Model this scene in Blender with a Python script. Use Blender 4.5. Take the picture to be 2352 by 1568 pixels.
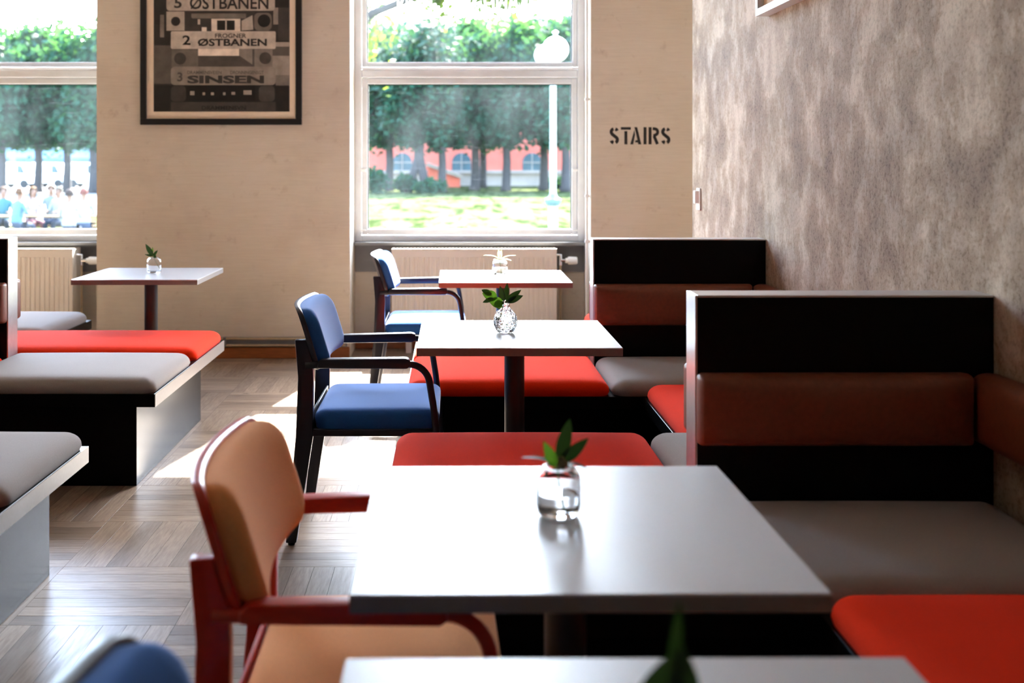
import bpy, bmesh, math, random
from mathutils import Vector, Matrix

for _o in list(bpy.data.objects):
    bpy.data.objects.remove(_o)
random.seed(7)
SC = bpy.context.scene
COL = SC.collection
PI = math.pi

# ------------------------------------------------------------------ camera
CAM_H = 1.37
cd = bpy.data.cameras.new('camera')
cd.sensor_fit = 'HORIZONTAL'
cd.sensor_width = 36.0
cd.lens = 36.0 * 2660 / 2352
cd.shift_x = 136 / 2352
cd.shift_y = -412 / 2352
cd.clip_end = 600
cd.dof.use_dof = True
cd.dof.focus_distance = 4.4
cd.dof.aperture_fstop = 3.0
cam = bpy.data.objects.new('camera', cd)
cam.location = (0, 0, CAM_H)
cam.rotation_euler = (PI / 2, 0, 0)
COL.objects.link(cam)
SC.camera = cam

# ------------------------------------------------------------------ sky and sun
SUN_DIR = Vector((0.2, 1.0, 0.962)).normalized()
world = bpy.data.worlds.new('sky')
SC.world = world
world.use_nodes = True
wn = world.node_tree
wn.nodes.clear()
w_out = wn.nodes.new('ShaderNodeOutputWorld')
w_bg = wn.nodes.new('ShaderNodeBackground')
w_sky = wn.nodes.new('ShaderNodeTexSky')
w_sky.sky_type = 'NISHITA'
w_sky.sun_disc = False
w_sky.sun_elevation = math.asin(SUN_DIR.z)
w_sky.sun_rotation = math.atan2(SUN_DIR.x, SUN_DIR.y)
w_sky.air_density = 1.0
w_sky.dust_density = 1.2
w_sky.ozone_density = 1.0
wn.links.new(w_sky.outputs[0], w_bg.inputs[0])
wn.links.new(w_bg.outputs[0], w_out.inputs[0])
w_bg.inputs[1].default_value = 2.2
sd = bpy.data.lights.new('sun', 'SUN')
sd.energy = 34.0
sd.color = (1.0, 0.95, 0.88)
sd.angle = 0.0095
sun = bpy.data.objects.new('sun', sd)
sun.rotation_euler = (-SUN_DIR).to_track_quat('-Z', 'Y').to_euler()
sun.location = (4, 20, 20)
COL.objects.link(sun)

SC.view_settings.view_transform = 'Standard'
SC.view_settings.look = 'None'
SC.view_settings.gamma = 1.0
SC.view_settings.use_curve_mapping = False
SC.view_settings.exposure = 1.5
SC.cycles.max_bounces = 9
SC.cycles.diffuse_bounces = 5
SC.cycles.glossy_bounces = 4

# ------------------------------------------------------------------ object helpers
ORG = {}

def link(o, parent=None):
    COL.objects.link(o)
    if parent is not None:
        o.parent = parent
    return o

def tag(o, label=None, cat=None, group=None, kind=None):
    if label: o['label'] = label
    if cat: o['category'] = cat
    if group: o['group'] = group
    if kind: o['kind'] = kind
    return o

def thing(name, label, cat, loc=(0, 0, 0), rotz=0.0, group=None):
    o = bpy.data.objects.new(name, None)
    o.empty_display_size = 0.1
    o.location = loc
    o.rotation_euler = (0, 0, rotz)
    link(o)
    ORG[o.name] = Vector(loc)
    return tag(o, label, cat, group)

def copy_tree(o, parent=None):
    c = o.copy()
    link(c, parent)
    for ch in list(o.children):
        copy_tree(ch, c)
    return c

class MB:
    """collects shapes in one bmesh, in the coordinates of the parent thing (or of the world, world=True)"""
    def __init__(self):
        self.bm = bmesh.new()

    def box(self, a, b, bev=0.0, seg=1):
        x0, y0, z0 = a; x1, y1, z1 = b
        vs = [self.bm.verts.new(p) for p in
              ((x0,y0,z0),(x1,y0,z0),(x1,y1,z0),(x0,y1,z0),(x0,y0,z1),(x1,y0,z1),(x1,y1,z1),(x0,y1,z1))]
        fs = [self.bm.faces.new([vs[i] for i in f]) for f in
              ((3,2,1,0),(4,5,6,7),(0,1,5,4),(1,2,6,5),(2,3,7,6),(3,0,4,7))]
        if bev > 0:
            es = list({e for f in fs for e in f.edges})
            bmesh.ops.bevel(self.bm, geom=es, offset=bev, segments=seg, affect='EDGES', profile=0.5)
        return self

    def prism(self, pts, axis, lo, hi, bev=0.0, seg=1):
        """polygon pts in the plane normal to axis, extruded from lo to hi"""
        def P(p, t):
            if axis == 'y': return (p[0], t, p[1])
            if axis == 'x': return (t, p[0], p[1])
            return (p[0], p[1], t)
        a = [self.bm.verts.new(P(p, lo)) for p in pts]
        b = [self.bm.verts.new(P(p, hi)) for p in pts]
        n = len(pts)
        fs = [self.bm.faces.new(a), self.bm.faces.new(list(reversed(b)))]
        for i in range(n):
            fs.append(self.bm.faces.new([a[i], b[i], b[(i+1) % n], a[(i+1) % n]]))
        bmesh.ops.recalc_face_normals(self.bm, faces=fs)
        if bev > 0:
            es = list({e for f in fs for e in f.edges})
            bmesh.ops.bevel(self.bm, geom=es, offset=bev, segments=seg, affect='EDGES', profile=0.5)
        return self

    def tube(self, pts, r, n=10, cap=True, flat=None):
        """tube along a polyline; r a number or one per point; flat=(ry, rz) squashes the section"""
        pts = [Vector(p) for p in pts]
        rs = r if isinstance(r, (list, tuple)) else [r] * len(pts)
        rings = []
        prev = None
        for i, p in enumerate(pts):
            t = (pts[min(i+1, len(pts)-1)] - pts[max(i-1, 0)]).normalized()
            if prev is None:
                up = Vector((0, 0, 1)) if abs(t.z) < 0.9 else Vector((0, 1, 0))
                u = t.cross(up).normalized()
            else:
                u = (prev - t * prev.dot(t)).normalized()
            prev = u
            v = t.cross(u)
            rings.append([self.bm.verts.new(p + (u * math.cos(2*PI*k/n) + v * math.sin(2*PI*k/n)) * rs[i]) for k in range(n)])
        for a, b in zip(rings[:-1], rings[1:]):
            for k in range(n):
                self.bm.faces.new([a[k], a[(k+1) % n], b[(k+1) % n], b[k]])
        if cap:
            self.bm.faces.new(list(reversed(rings[0])))
            self.bm.faces.new(rings[-1])
        return self

    def lathe(self, prof, n=32, c=(0, 0, 0), axis='z'):
        rings = []
        for (r, h) in prof:
            if r < 1e-6:
                q = {'z': (0, 0, h), 'x': (h, 0, 0), 'y': (0, h, 0)}[axis]
                rings.append([self.bm.verts.new((c[0]+q[0], c[1]+q[1], c[2]+q[2]))])
            else:
                ring = []
                for k in range(n):
                    a = 2*PI*k/n
                    q = {'z': (r*math.cos(a), r*math.sin(a), h), 'x': (h, r*math.cos(a), r*math.sin(a)), 'y': (r*math.cos(a), h, r*math.sin(a))}[axis]
                    ring.append(self.bm.verts.new((c[0]+q[0], c[1]+q[1], c[2]+q[2])))
                rings.append(ring)
        fs = []
        for a, b in zip(rings[:-1], rings[1:]):
            if len(a) == 1 and len(b) == 1: continue
            for k in range(n):
                k2 = (k+1) % n
                if len(a) == 1: fs.append(self.bm.faces.new([a[0], b[k2], b[k]]))
                elif len(b) == 1: fs.append(self.bm.faces.new([a[k], a[k2], b[0]]))
                else: fs.append(self.bm.faces.new([a[k], a[k2], b[k2], b[k]]))
        bmesh.ops.recalc_face_normals(self.bm, faces=fs)
        return self

    def slab(self, hx, hy, rc, h, er, mapf, crown=0.0, base=0.0, nx=14, ny=14, side=0.35):
        """soft slab: rounded-rectangle plan (half sizes hx, hy, corner rc), height h, edge rounding er; mapf(x, y, z)->point"""
        def axis(hh, n):
            inner = hh - rc
            ce = [inner + rc * t for t in (0.25, 0.5, 0.7, 0.85, 0.95, 1.0)]
            mid = [-inner + 2*inner*i/n for i in range(n+1)]
            return [-c for c in reversed(ce)] + mid + ce
        xs, ys = axis(hx, nx), axis(hy, ny)
        def plan(x, y):
            ix, iy = hx - rc, hy - rc
            if abs(x) > ix and abs(y) > iy:
                a, b = (abs(x)-ix)/rc, (abs(y)-iy)/rc
                a2, b2 = a*math.sqrt(1-b*b/2), b*math.sqrt(1-a*a/2)
                d = rc*(1 - math.sqrt(min(1.0, a2*a2+b2*b2)))
                return (math.copysign(ix+rc*a2, x), math.copysign(iy+rc*b2, y), d)
            return (x, y, min(hx-abs(x), hy-abs(y)))
        G = []
        for x in xs:
            row = []
            for y in ys:
                px, py, d = plan(x, y)
                t = max(0.0, min(d/er, 1.0))
                e = (1-(1-t)**2.2)**(1/2.2) if t < 1 else 1.0
                cr = crown*(1-(px/hx)**2)*(1-(py/hy)**2)
                z = base + h*side + h*(1-side)*e + cr
                row.append(self.bm.verts.new(mapf(px, py, z)))
            G.append(row)
        nX, nY = len(xs), len(ys)
        fs = []
        for i in range(nX-1):
            for j in range(nY-1):
                fs.append(self.bm.faces.new([G[i][j], G[i+1][j], G[i+1][j+1], G[i][j+1]]))
        rim = [(i, 0) for i in range(nX)] + [(nX-1, j) for j in range(1, nY)] + [(i, nY-1) for i in range(nX-2, -1, -1)] + [(0, j) for j in range(nY-2, 0, -1)]
        low = []
        for (i, j) in rim:
            px, py, d = plan(xs[i], ys[j])
            k = 1 - 0.006/max(hx, hy)
            low.append(self.bm.verts.new(mapf(px*k, py*k, base)))
        m = len(rim)
        for k in range(m):
            a, b = rim[k], rim[(k+1) % m]
            fs.append(self.bm.faces.new([G[a[0]][a[1]], low[k], low[(k+1) % m], G[b[0]][b[1]]]))
        cen = self.bm.verts.new(mapf(0, 0, base))
        for k in range(m):
            fs.append(self.bm.faces.new([low[k], cen, low[(k+1) % m]]))
        bmesh.ops.recalc_face_normals(self.bm, faces=fs)
        return self

    def poly(self, pts):
        self.bm.faces.new([self.bm.verts.new(p) for p in pts])
        return self

    def build(self, name, mat, parent=None, world=True, smooth=0.0, mats=None):
        me = bpy.data.meshes.new(name)
        off = ORG.get(parent.name, Vector((0, 0, 0))) if (parent is not None and world) else Vector((0, 0, 0))
        if off.length > 0:
            bmesh.ops.translate(self.bm, verts=self.bm.verts, vec=-off)
        if smooth:
            for f in self.bm.faces: f.smooth = True
            for e in self.bm.edges:
                if len(e.link_faces) == 2 and e.calc_face_angle(0.0) > math.radians(smooth):
                    e.smooth = False
        self.bm.to_mesh(me)
        self.bm.free()
        o = bpy.data.objects.new(name, me)
        for m in (mats or [mat]):
            me.materials.append(m)
        link(o, parent)
        ORG[o.name] = off
        return o

def struct(o):
    o['kind'] = 'structure'
    return o

# ------------------------------------------------------------------ materials
M = {}

class NT:
    def __init__(self, name):
        self.m = bpy.data.materials.new(name)
        self.m.use_nodes = True
        self.t = self.m.node_tree
        self.b = self.t.nodes['Principled BSDF']
        self.out = self.t.nodes['Material Output']
    def n(self, typ, **kw):
        nd = self.t.nodes.new(typ)
        for k, v in kw.items():
            if k in nd.inputs.keys(): nd.inputs[k].default_value = v
            else: setattr(nd, k, v)
        return nd
    def l(self, a, b): self.t.links.new(a, b)
    def coords(self, scale=(1, 1, 1), kind='Object'):
        tc = self.n('ShaderNodeTexCoord')
        mp = self.n('ShaderNodeMapping')
        mp.inputs['Scale'].default_value = scale
        self.l(tc.outputs[kind], mp.inputs['Vector'])
        return mp.outputs['Vector']
    def noise(self, vec, scale, detail=4.0, rough=0.55):
        nd = self.n('ShaderNodeTexNoise')
        nd.inputs['Scale'].default_value = scale
        nd.inputs['Detail'].default_value = detail
        nd.inputs['Roughness'].default_value = rough
        self.l(vec, nd.inputs['Vector'])
        return nd.outputs[0]
    def ramp(self, fac, stops):
        r = self.n('ShaderNodeValToRGB')
        els = r.color_ramp.elements
        while len(els) < len(stops): els.new(0.5)
        for e, (p, c) in zip(els, stops):
            e.position = p
            e.color = (c[0], c[1], c[2], 1) if not isinstance(c, (int, float)) else (c, c, c, 1)
        self.l(fac, r.inputs[0])
        return r.outputs[0]
    def mix(self, fac, a, b, mode='MIX'):
        mx = self.n('ShaderNodeMix', data_type='RGBA', blend_type=mode)
        for sock, v in ((mx.inputs[0], fac), (mx.inputs[6], a), (mx.inputs[7], b)):
            if hasattr(v, 'is_output'): self.l(v, sock)
            else: sock.default_value = v if isinstance(v, (int, float)) else (v[0], v[1], v[2], 1)
        return mx.outputs[2]
    def bump(self, h, strength, dist=0.002):
        b = self.n('ShaderNodeBump')
        b.inputs['Strength'].default_value = strength
        b.inputs['Distance'].default_value = dist
        self.l(h, b.inputs['Height'])
        self.l(b.outputs[0], self.b.inputs['Normal'])

def plain(name, col, rough=0.5, metal=0.0, var=0.06, nscale=30.0, bump=0.0, spec=0.5, stretch=(1, 1, 1), coat=0.0):
    t = NT(name)
    v = t.coords(stretch)
    nz = t.noise(v, nscale)
    lo = [max(0, c*(1-var)) for c in col]; hi = [min(1, c*(1+var)) for c in col]
    t.l(t.ramp(nz, [(0.3, lo), (0.7, hi)]), t.b.inputs['Base Color'])
    t.b.inputs['Roughness'].default_value = rough
    t.b.inputs['Metallic'].default_value = metal
    t.b.inputs['Specular IOR Level'].default_value = spec
    if coat: t.b.inputs['Coat Weight'].default_value = coat
    if bump: t.bump(nz, bump)
    M[name] = t.m
    return t.m

def srgb(r, g, b):
    f = lambda c: (c/255/12.92) if c/255 <= 0.04045 else ((c/255+0.055)/1.055)**2.4
    return (f(r), f(g), f(b))

def fabric(name, col, sheen=0.25):
    t = NT(name)
    v = t.coords()
    fine = t.noise(v, 420.0, 2.0, 0.7)
    broad = t.noise(v, 5.0, 3.0)
    c1 = t.ramp(fine, [(0.25, [c*0.80 for c in col]), (0.75, [min(1, c*1.15) for c in col])])
    c2 = t.mix(0.25, c1, t.ramp(broad, [(0.3, [c*0.85 for c in col]), (0.7, col)]))
    t.l(c2, t.b.inputs['Base Color'])
    t.b.inputs['Roughness'].default_value = 0.95
    t.b.inputs['Specular IOR Level'].default_value = 0.06
    t.b.inputs['Sheen Weight'].default_value = sheen
    t.b.inputs['Sheen Roughness'].default_value = 0.4
    t.bump(fine, 0.35, 0.0012)
    M[name] = t.m

fabric('fabric_orange', srgb(242, 52, 14), 0.03)
fabric('fabric_grey', srgb(154, 146, 142), 0.12)
fabric('fabric_blue', srgb(48, 106, 184), 0.3)
fabric('fabric_tan', srgb(240, 164, 104), 0.08)
plain('leather_brown', srgb(122, 66, 44), rough=0.42, var=0.12, nscale=60, bump=0.08)
plain('laminate_black', (0.0045, 0.0042, 0.0045), rough=0.24, var=0.25, nscale=80, stretch=(1, 1, 6), spec=0.07)
plain('laminate_grey', srgb(190, 190, 192), rough=0.36, var=0.03, nscale=60, stretch=(1, 8, 1), spec=0.8)
plain('table_edge', srgb(120, 112, 108), rough=0.4, var=0.05, nscale=80)
plain('aluminium', (0.62, 0.61, 0.60), rough=0.34, metal=0.85, var=0.05, nscale=40, stretch=(30, 1, 1))
plain('steel_black', (0.012, 0.012, 0.014), rough=0.38, var=0.15)
plain('lacquer_navy', (0.010, 0.014, 0.030), rough=0.36, var=0.12, nscale=40, bump=0.03, stretch=(1, 1, 4))
plain('lacquer_red', srgb(192, 40, 14), rough=0.32, var=0.10, nscale=40, bump=0.03, stretch=(1, 1, 4))
plain('rubber_black', (0.008, 0.008, 0.008), rough=0.7)
plain('window_paint', srgb(216, 216, 217), rough=0.45, var=0.05, nscale=9)
plain('window_grey', srgb(116, 116, 116), rough=0.45, var=0.08, nscale=12)
plain('gasket_black', (0.02, 0.025, 0.025), rough=0.6)
plain('radiator_enamel', srgb(224, 216, 206), rough=0.4, var=0.03, nscale=10)
plain('plastic_white', srgb(232, 230, 226), rough=0.35, var=0.03)
plain('chrome', (0.75, 0.75, 0.75), rough=0.18, metal=1.0)
plain('copper_pipe', srgb(190, 170, 140), rough=0.35, metal=0.5, var=0.1)
plain('baseboard_wood', srgb(150, 84, 36), rough=0.45, var=0.25, nscale=14, stretch=(1, 8, 12))
plain('back_wall_paint', srgb(70, 62, 58), rough=0.8, var=0.06)
plain('ceiling_paint', srgb(226, 226, 226), rough=0.9, var=0.02)
plain('frame_black', (0.012, 0.012, 0.013), rough=0.35, var=0.1)
plain('mat_board', srgb(232, 214, 188), rough=0.85, var=0.03)
plain('stencil_black', (0.018, 0.016, 0.015), rough=0.8, var=0.5, nscale=14)
plain('canvas_tan', srgb(214, 178, 146), rough=0.8, var=0.08, nscale=6)
plain('canvas_red', srgb(178, 84, 70), rough=0.8, var=0.2)
plain('frame_silver', srgb(205, 212, 218), rough=0.35, metal=0.3, var=0.04)
plain('stem_green', srgb(92, 110, 50), rough=0.5, var=0.15)
plain('seed_brown', srgb(120, 104, 70), rough=0.8, var=0.3, nscale=200)

def wall_plaster():
    # smooth beige plaster with faint horizontal trowel lines and stains
    t = NT('plaster_beige')
    v = t.coords()
    big = t.noise(v, 1.3, 5, 0.6)
    st = t.noise(t.coords((1, 1, 30)), 6.0, 5, 0.7)
    spots = t.noise(v, 9.0, 5, 0.65)
    c = t.ramp(big, [(0.28, srgb(192, 179, 163)), (0.5, srgb(209, 199, 182)), (0.75, srgb(214, 206, 192))])
    c = t.mix(0.22, c, t.ramp(st, [(0.3, srgb(172, 156, 138)), (0.7, srgb(222, 213, 198))]))
    c = t.mix(t.ramp(spots, [(0.60, 0.0), (0.8, 0.5)]), c, srgb(152, 126, 104))
    t.l(c, t.b.inputs['Base Color'])
    t.b.inputs['Roughness'].default_value = 0.8
    t.bump(st, 0.12, 0.003)
    M['plaster_beige'] = t.m
    # mottled plaster of the side wall: vertical pale streaks over brown
    t = NT('plaster_mottled')
    v1 = t.coords((1, 1.0, 1.0))
    warp = t.n('ShaderNodeTexNoise'); warp.inputs['Scale'].default_value = 2.0; warp.inputs['Detail'].default_value = 5
    t.l(v1, warp.inputs['Vector'])
    add = t.n('ShaderNodeVectorMath', operation='MULTIPLY_ADD')
    t.l(warp.outputs['Color'], add.inputs[0]); add.inputs[1].default_value = (0.7, 0.7, 0.7); t.l(v1, add.inputs[2])
    n1 = t.noise(add.outputs[0], 2.6, 10, 0.62)
    n2 = t.noise(t.coords((1, 1.1, 0.75)), 7.0, 10, 0.70)
    n3 = t.noise(t.coords((1, 0.6, 0.7)), 95.0, 4, 0.65)
    c = t.ramp(n1, [(0.40, srgb(112, 87, 68)), (0.47, srgb(142, 117, 92)), (0.52, srgb(168, 145, 119)), (0.58, srgb(203, 184, 163))])
    c = t.mix(0.45, c, t.ramp(n2, [(0.40, srgb(112, 87, 68)), (0.5, srgb(156, 133, 108)), (0.58, srgb(209, 192, 172))]))
    c = t.mix(0.30, c, t.ramp(n3, [(0.38, srgb(72, 56, 46)), (0.50, srgb(172, 152, 138))]))
    t.l(c, t.b.inputs['Base Color'])
    t.b.inputs['Roughness'].default_value = 0.75
    t.b.inputs['Specular IOR Level'].default_value = 0.15
    t.bump(n3, 0.4, 0.003)
    M['plaster_mottled'] = t.m
wall_plaster()

def oak():
    t = NT('oak_parquet')
    uv = t.n('ShaderNodeUVMap'); uv.uv_map = 'plank'
    geo = t.n('ShaderNodeNewGeometry'); oi = t.n('ShaderNodeObjectInfo')
    s = t.n('ShaderNodeMath', operation='ADD'); t.l(geo.outputs['Random Per Island'], s.inputs[0]); t.l(oi.outputs['Random'], s.inputs[1])
    fr = t.n('ShaderNodeMath', operation='FRACT'); t.l(s.outputs[0], fr.inputs[0])
    off = t.n('ShaderNodeCombineXYZ')
    m1 = t.n('ShaderNodeMath', operation='MULTIPLY'); t.l(fr.outputs[0], m1.inputs[0]); m1.inputs[1].default_value = 37.0
    t.l(m1.outputs[0], off.inputs[0]); t.l(m1.outputs[0], off.inputs[1])
    ad = t.n('ShaderNodeVectorMath', operation='ADD'); t.l(uv.outputs[0], ad.inputs[0]); t.l(off.outputs[0], ad.inputs[1])
    mp = t.n('ShaderNodeMapping'); mp.inputs['Scale'].default_value = (6, 60, 1); t.l(ad.outputs[0], mp.inputs[0])
    g = t.noise(mp.outputs[0], 1.6, 6, 0.65)
    mp2 = t.n('ShaderNodeMapping'); mp2.inputs['Scale'].default_value = (2.2, 14, 1); t.l(ad.outputs[0], mp2.inputs[0])
    g2 = t.noise(mp2.outputs[0], 1.0, 4, 0.6)
    base = t.ramp(fr.outputs[0], [(0.0, srgb(98, 80, 64)), (0.3, srgb(136, 116, 97)), (0.65, srgb(166, 145, 124)), (1.0, srgb(120, 101, 84))])
    c = t.mix(t.ramp(g, [(0.35, 0.55), (0.62, 0.0)]), base, srgb(78, 62, 52))
    c = t.mix(t.ramp(g2, [(0.4, 0.35), (0.65, 0.0)]), c, srgb(158, 140, 124))
    t.l(c, t.b.inputs['Base Color'])
    t.l(t.ramp(g, [(0.3, 0.40), (0.7, 0.28)]), t.b.inputs['Roughness'])
    t.b.inputs['Specular IOR Level'].default_value = 0.5
    t.bump(g, 0.12, 0.0015)
    M['oak_parquet'] = t.m
oak()
plain('joint_dark', (0.03, 0.022, 0.016), rough=0.9)

def glass(name, ior, col=(1, 1, 1), bump=False, rough=0.0):
    t = NT(name)
    t.t.nodes.remove(t.b)
    g = t.n('ShaderNodeBsdfGlass'); g.inputs['IOR'].default_value = ior; g.inputs['Roughness'].default_value = rough
    g.inputs['Color'].default_value = (*col, 1)
    if bump:
        vo = t.n('ShaderNodeTexVoronoi'); vo.inputs['Scale'].default_value = 95
        t.l(t.coords(), vo.inputs['Vector'])
        b = t.n('ShaderNodeBump'); b.inputs['Strength'].default_value = 0.9; b.inputs['Distance'].default_value = 0.004
        t.l(vo.outputs['Distance'], b.inputs['Height']); t.l(b.outputs[0], g.inputs['Normal'])
    t.l(g.outputs[0], t.out.inputs[0])
    M[name] = t.m
glass('vase_glass', 1.45)
glass('vase_cut_glass', 1.45, bump=True)
glass('water', 1.33)

def pane():
    # thin dusty window pane: clear, a weak mirror, smudged with dust; the bluish film also lays painted haze over the view
    t = NT('window_glass')
    t.t.nodes.remove(t.b)
    tr = t.n('ShaderNodeBsdfTransparent'); tr.inputs[0].default_value = (0.96, 0.98, 0.98, 1)
    gl = t.n('ShaderNodeBsdfGlossy'); gl.inputs['Roughness'].default_value = 0.02
    lw = t.n('ShaderNodeLayerWeight'); lw.inputs[0].default_value = 0.25
    mx = t.n('ShaderNodeMixShader')
    mm = t.n('ShaderNodeMath', operation='MULTIPLY'); t.l(lw.outputs['Fresnel'], mm.inputs[0]); mm.inputs[1].default_value = 0.5
    t.l(mm.outputs[0], mx.inputs[0]); t.l(tr.outputs[0], mx.inputs[1]); t.l(gl.outputs[0], mx.inputs[2])
    du = t.n('ShaderNodeBsdfTranslucent'); du.inputs[0].default_value = (0.80, 0.92, 1.0, 1)
    nz = t.noise(t.coords((1, 1, 0.5)), 2.6, 5, 0.6)
    sc = t.noise(t.coords((0.5, 1, 7)), 9.0, 5, 0.7)
    f1 = t.ramp(nz, [(0.40, 0.0004), (0.75, 0.0055)])
    f2 = t.ramp(sc, [(0.60, 0.0), (0.80, 0.006)])
    fa = t.n('ShaderNodeMath', operation='ADD'); t.l(f1, fa.inputs[0]); t.l(f2, fa.inputs[1])
    m2 = t.n('ShaderNodeMixShader'); t.l(fa.outputs[0], m2.inputs[0]); t.l(mx.outputs[0], m2.inputs[1]); t.l(du.outputs[0], m2.inputs[2])
    t.l(m2.outputs[0], t.out.inputs[0])
    M['window_glass'] = t.m
pane()

def leafmat(name, col, back, gloss=0.25, mixf=0.45):
    t = NT(name)
    nz = t.noise(t.coords(), 3.0, 3)
    oi = t.n('ShaderNodeNewGeometry')
    c = t.mix(t.ramp(oi.outputs['Random Per Island'], [(0, 0.0), (1, 0.6)]), col, [min(1, x*1.5) for x in col])
    c = t.mix(t.ramp(nz, [(0.35, 0.3), (0.65, 0.0)]), c, [x*0.6 for x in col])
    t.l(c, t.b.inputs['Base Color'])
    t.b.inputs['Roughness'].default_value = 0.45
    t.b.inputs['Specular IOR Level'].default_value = gloss
    tl = t.n('ShaderNodeBsdfTranslucent'); tl.inputs[0].default_value = (*back, 1)
    mx = t.n('ShaderNodeMixShader'); mx.inputs[0].default_value = mixf
    t.l(t.b.outputs[0], mx.inputs[1]); t.l(tl.outputs[0], mx.inputs[2])
    t.l(mx.outputs[0], t.out.inputs[0])
    M[name] = t.m
leafmat('leaf_dark', (0.008, 0.020, 0.010), (0.03, 0.07, 0.008), 0.35, 0.20)
leafmat('leaf_light', (0.045, 0.11, 0.015), (0.12, 0.27, 0.015), 0.4, 0.40)
leafmat('leaf_pale', (0.36, 0.50, 0.26), (0.4, 0.55, 0.2), 0.3, 0.35)
leafmat('tree_leaves', (0.010, 0.040, 0.024), (0.045, 0.115, 0.022), 0.05, 0.34)
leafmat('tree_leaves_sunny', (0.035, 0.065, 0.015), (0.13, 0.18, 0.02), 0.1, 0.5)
plain('bark', srgb(38, 34, 34), rough=0.9, var=0.3, nscale=6)

# ------------------------------------------------------------------ room shell
YW, YG = 8.10, 8.50            # inner face of the window wall; plane of the window frames
XR = 1.464                     # side wall
XL, XS, YB, ZC = -8.4, 4.9, -9.0, 3.95
W1 = (-0.719, 0.965)
W2 = (-4.17, -2.491)
W3 = (2.70, 4.38)  # unseen window, added to bring more light to the stairs side
W4 = (-7.62, -5.94)  # unseen window at the far left, added for more daylight in the room
ZT = 3.46

m = MB()
for a, b in ((XL, W4[0]), (W4[1], W2[0]), (W2[1], W1[0]), (W1[1], W3[0]), (W3[1], XS)):
    m.box((a, YW, 0), (b, YW+0.55, ZT))
m.box((XL, YW, ZT), (XS, YW+0.55, ZC))
for a, b in (W1, W2, W3, W4):
    m.box((a, YG+0.02, 0), (b, YW+0.55, 0.765))
wall_w = struct(m.build('wall_window', M['plaster_beige']))
struct(MB().box((XR, YB, 0), (XR+0.2, 7.08, ZC), 0.006, 2).build('wall_right', M['plaster_mottled']))
struct(MB().box((XL-0.2, YB, 0), (XL, YW+0.55, ZC)).build('wall_left', M['plaster_beige']))
struct(MB().box((XL-0.2, YB-0.2, 0), (XS+0.2, YB, ZC)).build('wall_back', M['back_wall_paint']))
struct(MB().box((XS, YB, 0), (XS+0.2, YW+0.55, ZC)).build('wall_stairs', M['plaster_beige']))
struct(MB().box((XL-0.2, YB-0.2, ZC), (XS+0.2, YW+0.55, ZC+0.2)).build('ceiling', M['ceiling_paint']))

# parquet: squares of seven planks, their direction alternating
SQ, PX0, PY0 = 0.4945, -1.317, 3.427
PW = SQ / 7
floor = struct(MB().box((XL-0.2, YB-0.2, -0.12), (XS+0.2, YW+0.55, -0.0008)).build('floor', M['joint_dark']))

def plank_verts(u0, u1, v0, v1, g=0.0008, bev=0.0001):
    a = [(u0+g, v0+g), (u1-g, v0+g), (u1-g, v1-g), (u0+g, v1-g)]
    b = [(u0+g+bev, v0+g+bev), (u1-g-bev, v0+g+bev), (u1-g-bev, v1-g-bev), (u0+g+bev, v1-g-bev)]
    return [(x, y, -0.007) for x, y in a] + [(x, y, -bev) for x, y in a] + [(x, y, 0.0) for x, y in b]
PF = [(8, 9, 10, 11)] + [(4+k, 4+(k+1) % 4, 8+(k+1) % 4, 8+k) for k in range(4)] + [(k, (k+1) % 4, 4+(k+1) % 4, 4+k) for k in range(4)]

pm = bpy.data.meshes.new('plank')
pm.from_pydata(plank_verts(-SQ/2, SQ/2, -PW/2, PW/2), [], PF)
uvl = pm.uv_layers.new(name='plank')
for lp in pm.loops:
    co = pm.vertices[lp.vertex_index].co
    uvl.data[lp.index].uv = (co.x, co.y)
pm.materials.append(M['oak_parquet'])
rest_v, rest_f, rest_uv = [], [], []
i0, i1 = int(math.floor((XL-PX0)/SQ)), int(math.ceil((XS-PX0)/SQ))
j0, j1 = int(math.floor((YB-PY0)/SQ)), int(math.ceil((8.5-PY0)/SQ))
for i in range(i0, i1):
    for j in range(j0, j1):
        horiz = (i + j) % 2 == 0
        cx, cy = PX0 + (i+0.5)*SQ, PY0 + (j+0.5)*SQ
        single = -1 <= i <= 2 and -1 <= j <= 8
        for k in range(7):
            o = -SQ/2 + (k+0.5)*PW
            x, y = (cx, cy+o) if horiz else (cx+o, cy)
            if single:
                p = bpy.data.objects.new('plank', pm)
                p.location = (x, y, 0)
                p.rotation_euler = (0, 0, 0 if horiz else PI/2)
                link(p, floor)
            else:
                x0, x1, y0, y1 = (cx-SQ/2, cx+SQ/2, y-PW/2, y+PW/2) if horiz else (x-PW/2, x+PW/2, cy-SQ/2, cy+SQ/2)
                x0, x1, y0, y1 = max(x0, XL), min(x1, XS), max(y0, YB), min(y1, 8.51)
                if x1-x0 < 0.01 or y1-y0 < 0.01: continue
                b = len(rest_v)
                vs = plank_verts(x0, x1, y0, y1)
                rest_v += vs
                for f in PF:
                    rest_f.append(tuple(b+q for q in f))
                    rest_uv += [((vs[q][0], vs[q][1]) if horiz else (vs[q][1], -vs[q][0])) for q in f]
rm = bpy.data.meshes.new('plank_field')
rm.from_pydata(rest_v, [], rest_f)
ul = rm.uv_layers.new(name='plank')
ul.data.foreach_set('uv', [c for t in rest_uv for c in t])
rm.materials.append(M['oak_parquet'])
ro = bpy.data.objects.new('plank_field', rm)
link(ro, floor); ro['kind'] = 'stuff'

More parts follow.
